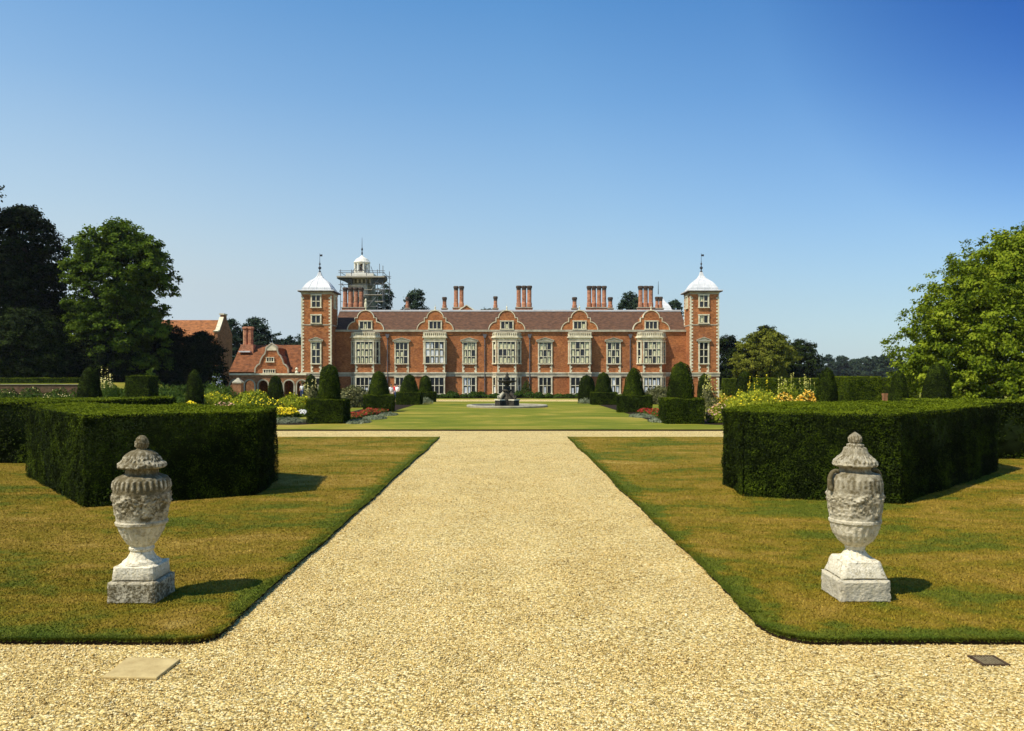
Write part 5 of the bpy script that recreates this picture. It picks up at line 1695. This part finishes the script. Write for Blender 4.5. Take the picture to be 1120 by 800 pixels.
cl(862, 450, 30, 420, "spire_flower", "yellowish spires rising behind the orange daisies", fol=M['herb_lime'], blos=M['fl_spire'], nb=260, nf=900, bsize=0.14, spire=True, seed=65)
cl(884, 449, 24, 419, "spire_flower", "greenish spires left of the round-topped yew dome", fol=M['herb'], blos=M['fl_spire'], nb=220, nf=800, bsize=0.13, spire=True, seed=66)
cl(826, 447, 30, 420, "spire_flower", "green spires rising behind the lime green mound", fol=M['herb'], blos=M['fl_yellow'], nb=140, nf=900, bsize=0.12, spire=True, seed=67)
cl(940, 446, 90, 432, "border_plant", "low green plants in front of the square hedge block", "plant", fol=M['herb'], nf=2400, seed=68, depth=1.2, tint0=0.35)

# shrubs along the foot of the house
rgn = random.Random(11)
sh = [(u, rgn.uniform(11, 17), rgn.uniform(428.5, 432.0)) for u in (441, 452, 463, 474, 486, 497, 508, 519, 530, 541, 567, 578, 589, 600, 611, 622, 633, 668, 680)]
for k, (u, w, vt) in enumerate(sh):
    d = 99.0 + rgn.uniform(-1, 1.5)
    clump("wall_shrub", "low green shrub in the bed along the foot of the brick front", "shrub", PX(u, d), d, w * d / F / 2, 0.9, PZ(vt, d), M['herb'], None, 700, 0, 0.22,
          seed=90 + k, group="low shrubs along the house front", z0=0.02, tint0=0.25)
for u, vt, lb in ((493, 428, "slightly taller shrub left of the central bay window"), (575.5, 417, "upright wall shrub just right of the central bay"), (526, 427, "upright shrub by the downpipe left of the central bay")):
    d = 103.2
    clump("wall_shrub", lb, "shrub", PX(u, d), d, 0.7, 0.5, PZ(vt, d), M['herb'], None, 600, 0, 0.2, seed=int(u), z0=0.02, tint0=0.2)


# ------------------------------------------------------------------ fountain
FX, FY = PX(554.6, 67), 67.0
ft = empty("fountain", (FX, FY, 0), "dark tiered stone fountain in a round pool on the lawn", "fountain")
MB().mat(M['rim']).lathe([(3.32, LZ), (3.34, 0.20), (3.30, 0.25), (2.95, 0.25), (2.92, 0.20), (2.92, LZ + 0.03)], (FX, FY, 0), 64, 0, False).build("pool_rim", ft)
MB().mat(M['water']).lathe([(2.93, 0.17), (0.02, 0.17)], (FX, FY, 0), 64, 0, False).build("water", ft)
ped = MB().mat(M['bronze'])
for a in range(4):
    an = a * math.pi / 2 + math.pi / 4
    ca, sa = math.cos(an), math.sin(an)
    q = MB().mat(M['bronze']).box(0.35, 1.1, -0.3, 0.3, 0.10, 0.62)
    q.place((FX, FY, 0), an)
    ped.add(q.v, q.f)
ped.lathe([(0.62, 0.1), (0.62, 0.7), (0.52, 0.78), (0.36, 1.0), (0.3, 1.3)], (FX, FY, 0), 12)
ped.build("pedestal", ft)
cap = MB().mat(M['stone'])
for a in range(4):
    an = a * math.pi / 2 + math.pi / 4
    q = MB().mat(M['stone']).box(0.36, 1.16, -0.34, 0.34, 0.622, 0.70)
    q.place((FX, FY, 0), an)
    cap.add(q.v, q.f)
cap.build("step", ft)


def skin_obj(name, verts, edges, radii, mat, parent, root=0, sub=1):
    me = bpy.data.meshes.new(name)
    off = world_loc(parent) if parent else Vector((0, 0, 0))
    me.from_pydata([Vector(v) - off for v in verts], edges, [])
    o = bpy.data.objects.new(name, me)
    o.parent = parent
    COL.objects.link(o)
    me.materials.append(mat)
    md = o.modifiers.new("skin", 'SKIN')
    md.use_smooth_shade = True
    for i, s in enumerate(me.skin_vertices[0].data):
        r = radii[i]
        s.radius = r if isinstance(r, tuple) else (r, r)
        s.use_root = (i == root)
    if sub:
        ss = o.modifiers.new("subdiv", 'SUBSURF')
        ss.levels = ss.render_levels = sub
    return o


# crouching beasts / scrolls at the foot of the stem, two pale and two dark
for a in range(4):
    an = a * math.pi / 2 + math.pi / 4
    ca, sa = math.cos(an), math.sin(an)
    pts = [(0.35, 1.25), (0.52, 1.12), (0.72, 0.98), (0.85, 0.82), (0.98, 0.74), (1.05, 0.90), (0.98, 1.02)]
    vs = [(FX + r * ca, FY + r * sa, z) for r, z in pts]
    skin_obj("beast", vs, [(k, k + 1) for k in range(6)], [0.14, 0.17, 0.15, 0.12, 0.11, 0.08, 0.05], M['stone_grey'] if a in (2, 1) else M['bronze'], ft, 0, 1)
MB().mat(M['bronze']).lathe([(0.30, 1.3), (0.42, 1.42), (0.30, 1.52), (0.17, 1.62), (0.15, 1.8), (0.24, 1.9), (0.2, 2.0), (0.40, 2.06), (0.72, 2.14), (0.80, 2.24), (0.76, 2.25), (0.4, 2.16), (0.12, 2.14)], (FX, FY, 0), 24).build("bowl", ft, True)
MB().mat(M['bronze']).lathe([(0.14, 2.14), (0.10, 2.3), (0.2, 2.38), (0.22, 2.48), (0.12, 2.6), (0.13, 2.72), (0.05, 2.86), (0.01, 2.95)], (FX, FY, 0), 12).build("finial", ft, True)


# ------------------------------------------------------------------ the two urns
def urn_grid(prof, n, c, disp):
    """finely divided lathe with relief carved by disp(theta, z, r)"""
    prof = np.array(prof, float)
    prof[:, 0] *= 0.925
    L = np.concatenate([[0], np.cumsum(np.hypot(*np.diff(prof, axis=0).T))])
    s = np.linspace(0, L[-1], int(L[-1] / 0.008))
    s = np.unique(np.concatenate([s, L]))
    r, z = np.interp(s, L, prof[:, 0]), np.interp(s, L, prof[:, 1])
    th = np.linspace(0, 2 * np.pi, n, endpoint=False)
    TT, ZZ = np.meshgrid(th, z)
    RR = np.repeat(r[:, None], n, 1)
    DD = disp(TT, ZZ, RR)
    RR = RR + DD
    v = np.stack([c[0] + RR * np.cos(TT), c[1] + RR * np.sin(TT), c[2] + ZZ], -1).reshape(-1, 3)
    m = len(z)
    i, k = np.meshgrid(np.arange(m - 1), np.arange(n), indexing='ij')
    k2 = (k + 1) % n
    f = np.stack([i * n + k, i * n + k2, (i + 1) * n + k2, (i + 1) * n + k], -1).reshape(-1, 4)
    return v, f, np.clip(0.5 + DD / 0.05, 0, 1).ravel()


def lump(t, z, seed, sc):
    p = np.stack([np.cos(t) * 0.3, np.sin(t) * 0.3, z], -1).reshape(-1, 3)
    return (vnoise(p, sc, seed) - 0.5).reshape(t.shape)


def win(z, a, b, s=0.02):
    return np.clip((z - a) / s, 0, 1) * np.clip((b - z) / s, 0, 1)


def carve(t, z, r, k):
    gad = 0.012 if k < 10 else 0.003
    d = lump(t, z, k, 24) * 0.007 + lump(t, z, k + 1, 70) * 0.006
    d = d + gad * np.cos(t * 30) * win(z, 1.22, 1.335)                        # gadroons on the shoulder
    sw = 1.12 - 0.055 * np.abs(np.cos(t * 3)) + 0.03                             # swags
    g = np.exp(-((z - sw) / 0.040) ** 2)
    d = d + g * (0.010 + lump(t, z, k + 2, 62) * 0.034)
    d = d + win(z, 0.92, 1.19) * (np.clip(np.cos(t * 6) - 0.82, 0, 1) * 0.07 + np.maximum(0, lump(t, z, k + 3, 58)) * 0.034)
    d = d + 0.006 * np.cos(t * 22) * win(z, 0.60, 0.82)                          # flutes below the band
    d = d + (0.006 * np.abs(np.cos(t * 14)) + lump(t, z, k + 4, 52) * 0.026) * win(z, 1.455, 1.60)
    d = d + lump(t, z, k + 5, 45) * 0.03 * win(z, 1.66, 1.82)
    return d


def chipped_block(hw0, hw1, z0, z1, c, seed, n=70, chip=0.016):
    """a worn square stone: fine grid on five faces, knocked corners"""
    V, Fc = [], []
    for face in range(5):
        u = np.linspace(-1, 1, n)
        A, B = np.meshgrid(u, u)
        if face == 4: P = np.stack([A, B, np.ones_like(A)], -1)
        else:
            P = np.stack([A, -np.ones_like(A), B], -1)
            for _ in range(face): P = np.stack([-P[..., 1], P[..., 0], P[..., 2]], -1)
        P = P.reshape(-1, 3)
        b0 = len(V) * n * n
        V.append(P)
        i, k = np.meshgrid(np.arange(n - 1), np.arange(n - 1), indexing='ij')
        Fc.append(np.stack([i * n + k, i * n + k + 1, (i + 1) * n + k + 1, (i + 1) * n + k], -1).reshape(-1, 4) + b0)
    P = np.concatenate(V)
    # round off the cube's edges a little
    ed = np.sort(np.abs(P), 1)[:, 1]
    zz = (P[:, 2] + 1) / 2
    hw = hw0 + (hw1 - hw0) * zz
    Q = np.column_stack([P[:, 0] * hw, P[:, 1] * hw, z0 + zz * (z1 - z0)])
    nn = unit(Q - np.array([0, 0, (z0 + z1) / 2]))
    wear = np.clip((ed - 0.80) / 0.2, 0, 1)
    Q = Q - nn * (wear * chip * (0.3 + 1.2 * vnoise(Q + seed, 9, seed) + 0.8 * vnoise(Q + seed, 35, seed)))[:, None]
    Q = Q + nn * ((vnoise(Q + seed, 14, seed) - 0.5) * 0.008 + (vnoise(Q + seed, 60, seed) - 0.5) * 0.006)[:, None]
    return Q + np.array(c), np.concatenate(Fc)


def stone_urn(c, mat, profs, label, seed, blocks, handles):
    o = empty("stone_urn", c, label, "urn", None)
    pl = [chipped_block(*bk, c, seed + i) for i, bk in enumerate(blocks)]
    for nm, (v, f) in zip(("plinth", "plinth_block"), pl):
        np_mesh(nm, v, [(f, 0)], [mat], o, np.full(len(v), 0.5), True)
    for nm, pr in profs:
        v, f, tn = urn_grid(pr, 170, c, lambda t, z, r: carve(t, z, r, seed) * np.clip(r / 0.1, 0, 1))
        np_mesh(nm, v, [(f, 0)], [mat], o, tn, True)
    for a in handles:
        ca, sa = math.cos(a), math.sin(a)
        pts = [(0.20, 1.405), (0.25, 1.425), (0.295, 1.405), (0.325, 1.35), (0.325, 1.27), (0.305, 1.20)]
        skin_obj("handle", [(c[0] + r * ca, c[1] + r * sa, c[2] + z) for r, z in pts], [(k, k + 1) for k in range(5)], [0.028, 0.026, 0.026, 0.027, 0.03, 0.034], mat, o, 0, 2)
    # object coordinates must start at the foot of the stone for the weathering
    return o


body_a = [(0.225, 0.405), (0.21, 0.43), (0.165, 0.46), (0.14, 0.50), (0.122, 0.535), (0.14, 0.555), (0.143, 0.575), (0.125, 0.59), (0.16, 0.625), (0.205, 0.69), (0.245, 0.77), (0.268, 0.825),
          (0.292, 0.838), (0.296, 0.865), (0.282, 0.88), (0.298, 0.98), (0.312, 1.10), (0.320, 1.19), (0.322, 1.26), (0.312, 1.315), (0.285, 1.355), (0.215, 1.380), (0.186, 1.398), (0.184, 1.45), (0.14, 1.452)]
lid_a = [(0.10, 1.455), (0.262, 1.457), (0.270, 1.475), (0.262, 1.505), (0.225, 1.53), (0.205, 1.56), (0.175, 1.61), (0.115, 1.645), (0.06, 1.658), (0.055, 1.675),
         (0.072, 1.69), (0.075, 1.735), (0.060, 1.78), (0.030, 1.81), (0.003, 1.818)]
stone_urn((-4.06, 9.06, LZ - 0.012), M['urn_a'], (("body", body_a), ("lid", lid_a)), "lichened stone urn with gadroons and a pine-cone lid, left of the path", 3,
          [(0.275, 0.272, 0.0, 0.245), (0.238, 0.225, 0.243, 0.405)], [])
body_b = [(0.20, 0.44), (0.15, 0.475), (0.120, 0.515), (0.105, 0.54), (0.115, 0.56), (0.115, 0.575), (0.135, 0.59), (0.195, 0.64), (0.245, 0.71), (0.272, 0.79), (0.287, 0.835),
          (0.298, 0.845), (0.298, 0.872), (0.288, 0.885), (0.300, 0.98), (0.310, 1.10), (0.313, 1.22), (0.305, 1.33), (0.275, 1.38), (0.198, 1.40), (0.178, 1.42), (0.178, 1.46), (0.12, 1.462)]
lid_b = [(0.10, 1.465), (0.238, 1.467), (0.252, 1.485), (0.240, 1.525), (0.195, 1.565), (0.150, 1.615), (0.128, 1.67), (0.092, 1.685), (0.092, 1.71), (0.055, 1.722), (0.070, 1.74),
         (0.076, 1.775), (0.062, 1.81), (0.028, 1.835), (0.003, 1.85)]
stone_urn((3.91, 9.13, LZ - 0.012), M['urn_b'], (("body", body_b), ("lid", lid_b)), "whitened stone urn with small handles and a ball on its lid, right of the path", 13,
          [(0.285, 0.285, 0.0, 0.25, ), (0.262, 0.200, 0.248, 0.45)], [math.pi * 1.08, math.pi * 0.08])

# paving slab and drain in the gravel
sl = [(-3.345, 6.735), (-2.885, 6.715), (-2.868, 7.165), (-3.352, 7.205)]
so = MB().mat(M['slab']).prism_z(sl, 0.0, 0.026).build("paving_slab")
bv = so.modifiers.new("bevel", 'BEVEL'); bv.width = 0.008; bv.segments = 2
tag(so, "single square buff stone slab lying in the gravel below the left urn", "paving slab")
dr = empty("drain", (4.24, 7.16, 0), "small iron drain grate set in the gravel at the right lawn edge", "drain")
fr = MB().mat(M['rust'])
fr.box(4.12, 4.145, 7.04, 7.28, 0.0, 0.016).box(4.335, 4.36, 7.04, 7.28, 0.0, 0.016).box(4.147, 4.333, 7.04, 7.062, 0.0, 0.015).box(4.147, 4.333, 7.258, 7.28, 0.0, 0.015)
fr.build("frame", dr)
gr = MB().mat(M['grate'])
for k in range(7):
    x = 4.155 + k * 0.0265
    gr.box(x, x + 0.012, 7.064, 7.256, 0.004, 0.014)
gr.build("grating", dr)
MB().mat(M['iron']).box(4.147, 4.333, 7.064, 7.256, 0.0005, 0.003).build("pit", dr)


# stone pier and posts
def pier(u, d, v_top, w, label, mat, name):
    x, h = PX(u, d), PZ(v_top, d)
    o = empty(name, (x, d, 0), label, "pier")
    MB().mat(mat).box(x - w, x + w, d - w, d + w, 0, h - 0.55).build("shaft", o)
    c = MB().mat(M['stone_grey'] if w > 0.3 else mat).box(x - w * 1.15, x + w * 1.15, d - w * 1.15, d + w * 1.15, h - 0.548, h - 0.4)
    if w > 0.3: c.lathe([(w * 1.5, 0), (w * 0.7, 0.22), (w * 0.3, 0.4)], (x, d, h - 0.398), 4, math.pi / 4)
    c.build("cap", o)


pier(260.6, 84, 413.5, 0.42, "brick garden pier with a pyramid cap before the arcade", M['brick_dull'], "garden_pier")
pier(967.8, 60, 424.5, 0.14, "low brick post between two yews on the right", M['brick_dull'], "brick_post")


# ------------------------------------------------------------------ visitors, far off by the house
def person(x, y, face, label, top, legs, pose=0, z0=0.03):
    o = empty("person", (x, y, z0), label, "person", "visitors near the house")
    ca, sa = math.cos(face), math.sin(face)

    def w(p): return (x + p[0] * ca - p[1] * sa, y + p[0] * sa + p[1] * ca, z0 + p[2])
    st = 0.14 if pose == 0 else 0.28
    J = [(0, 0, 0.92), (0, 0.01, 1.12), (0, 0.02, 1.34), (0, 0.0, 1.47), (0, -0.01, 1.55), (0, -0.02, 1.66), (0, 0, 1.72),
         (0.16, 0.01, 1.40), (0.23, 0.03, 1.14), (0.24, -0.08, 0.92), (0.24, -0.11, 0.82),
         (-0.16, 0.01, 1.40), (-0.23, 0.03, 1.14), (-0.22, -0.12, 0.95), (-0.21, -0.17, 0.87),
         (0.09, 0, 0.86), (0.10, -st * 0.5, 0.48), (0.10, -st * 0.4, 0.08), (0.11, -st * 0.4 - 0.15, 0.03),
         (-0.09, 0, 0.86), (-0.10, st * 0.3, 0.48), (-0.10, st * 0.9, 0.09), (-0.11, st * 0.9 - 0.14, 0.03)]
    E = [(0, 1), (1, 2), (2, 3), (3, 4), (4, 5), (5, 6), (2, 7), (7, 8), (8, 9), (9, 10), (2, 11), (11, 12), (12, 13), (13, 14),
         (0, 15), (15, 16), (16, 17), (17, 18), (0, 19), (19, 20), (20, 21), (21, 22)]
    R = [(0.15, 0.11), (0.13, 0.10), (0.16, 0.11), 0.06, 0.07, 0.095, 0.06, 0.06, 0.042, 0.032, 0.035, 0.06, 0.042, 0.032, 0.035,
         0.085, 0.058, 0.042, 0.04, 0.085, 0.058, 0.042, 0.04]
    skin_obj("body", [w(p) for p in J], E, R, M['skin'], o, 0, 1)
    iv = [0, 1, 2, 7, 8, 11, 12]
    ev = [(0, 1), (1, 2), (2, 3), (3, 4), (2, 5), (5, 6)]
    skin_obj("shirt", [w(J[i]) for i in iv], ev, [(0.18, 0.14), (0.165, 0.13), (0.185, 0.135), 0.08, 0.062, 0.08, 0.062], top, o, 0, 1)
    iv = [0, 15, 16, 17, 19, 20, 21]
    skin_obj("trousers", [w(J[i]) for i in iv], [(0, 1), (1, 2), (2, 3), (0, 4), (4, 5), (5, 6)], [(0.17, 0.13), 0.105, 0.078, 0.06, 0.105, 0.078, 0.06], legs, o, 0, 1)
    MB().mat(M['hair']).ball(w((0, 0.015, 1.68)), 0.108, 10, 6, 1.0).build("hair", o, True)


def per(u, d, *a, **k): person(PX(u, d), d, *a, **k)


per(427.8, 84.0, 0.4, "visitor in white top and pale trousers near the third left yew cone", M['cl_white'], M['cl_beige'])
per(434.4, 86.5, -0.5, "visitor in white shirt and dark trousers close to the third left yew cone", M['cl_white'], M['cl_blue'], 1)
per(432.0, 92.0, 2.6, "visitor in a red top standing behind two visitors in white", M['cl_red'], M['cl_blue'], z0=0.02)
per(330.2, 99.2, 0.2, "visitor in pale clothes standing in the arcade archway", M['cl_white'], M['cl_blue'], z0=0.0)


# ------------------------------------------------------------------ summer haze over the park
hz_m = bpy.data.materials.new("summer_haze")
hz_m.use_nodes = True
hn = hz_m.node_tree
hn.nodes.remove(hn.nodes["Principled BSDF"])
pv = hn.nodes.new("ShaderNodeVolumePrincipled")
pv.inputs["Color"].default_value = (0.86, 0.92, 1.0, 1)
pv.inputs["Density"].default_value = 0.00007
hn.links.new(pv.outputs[0], hn.nodes["Material Output"].inputs["Volume"])
tag(MB().mat(hz_m).box(-950, 950, -70, 720, -1.2, 32).build("haze"), "thin summer haze over the garden and park", "haze", None, 'stuff')
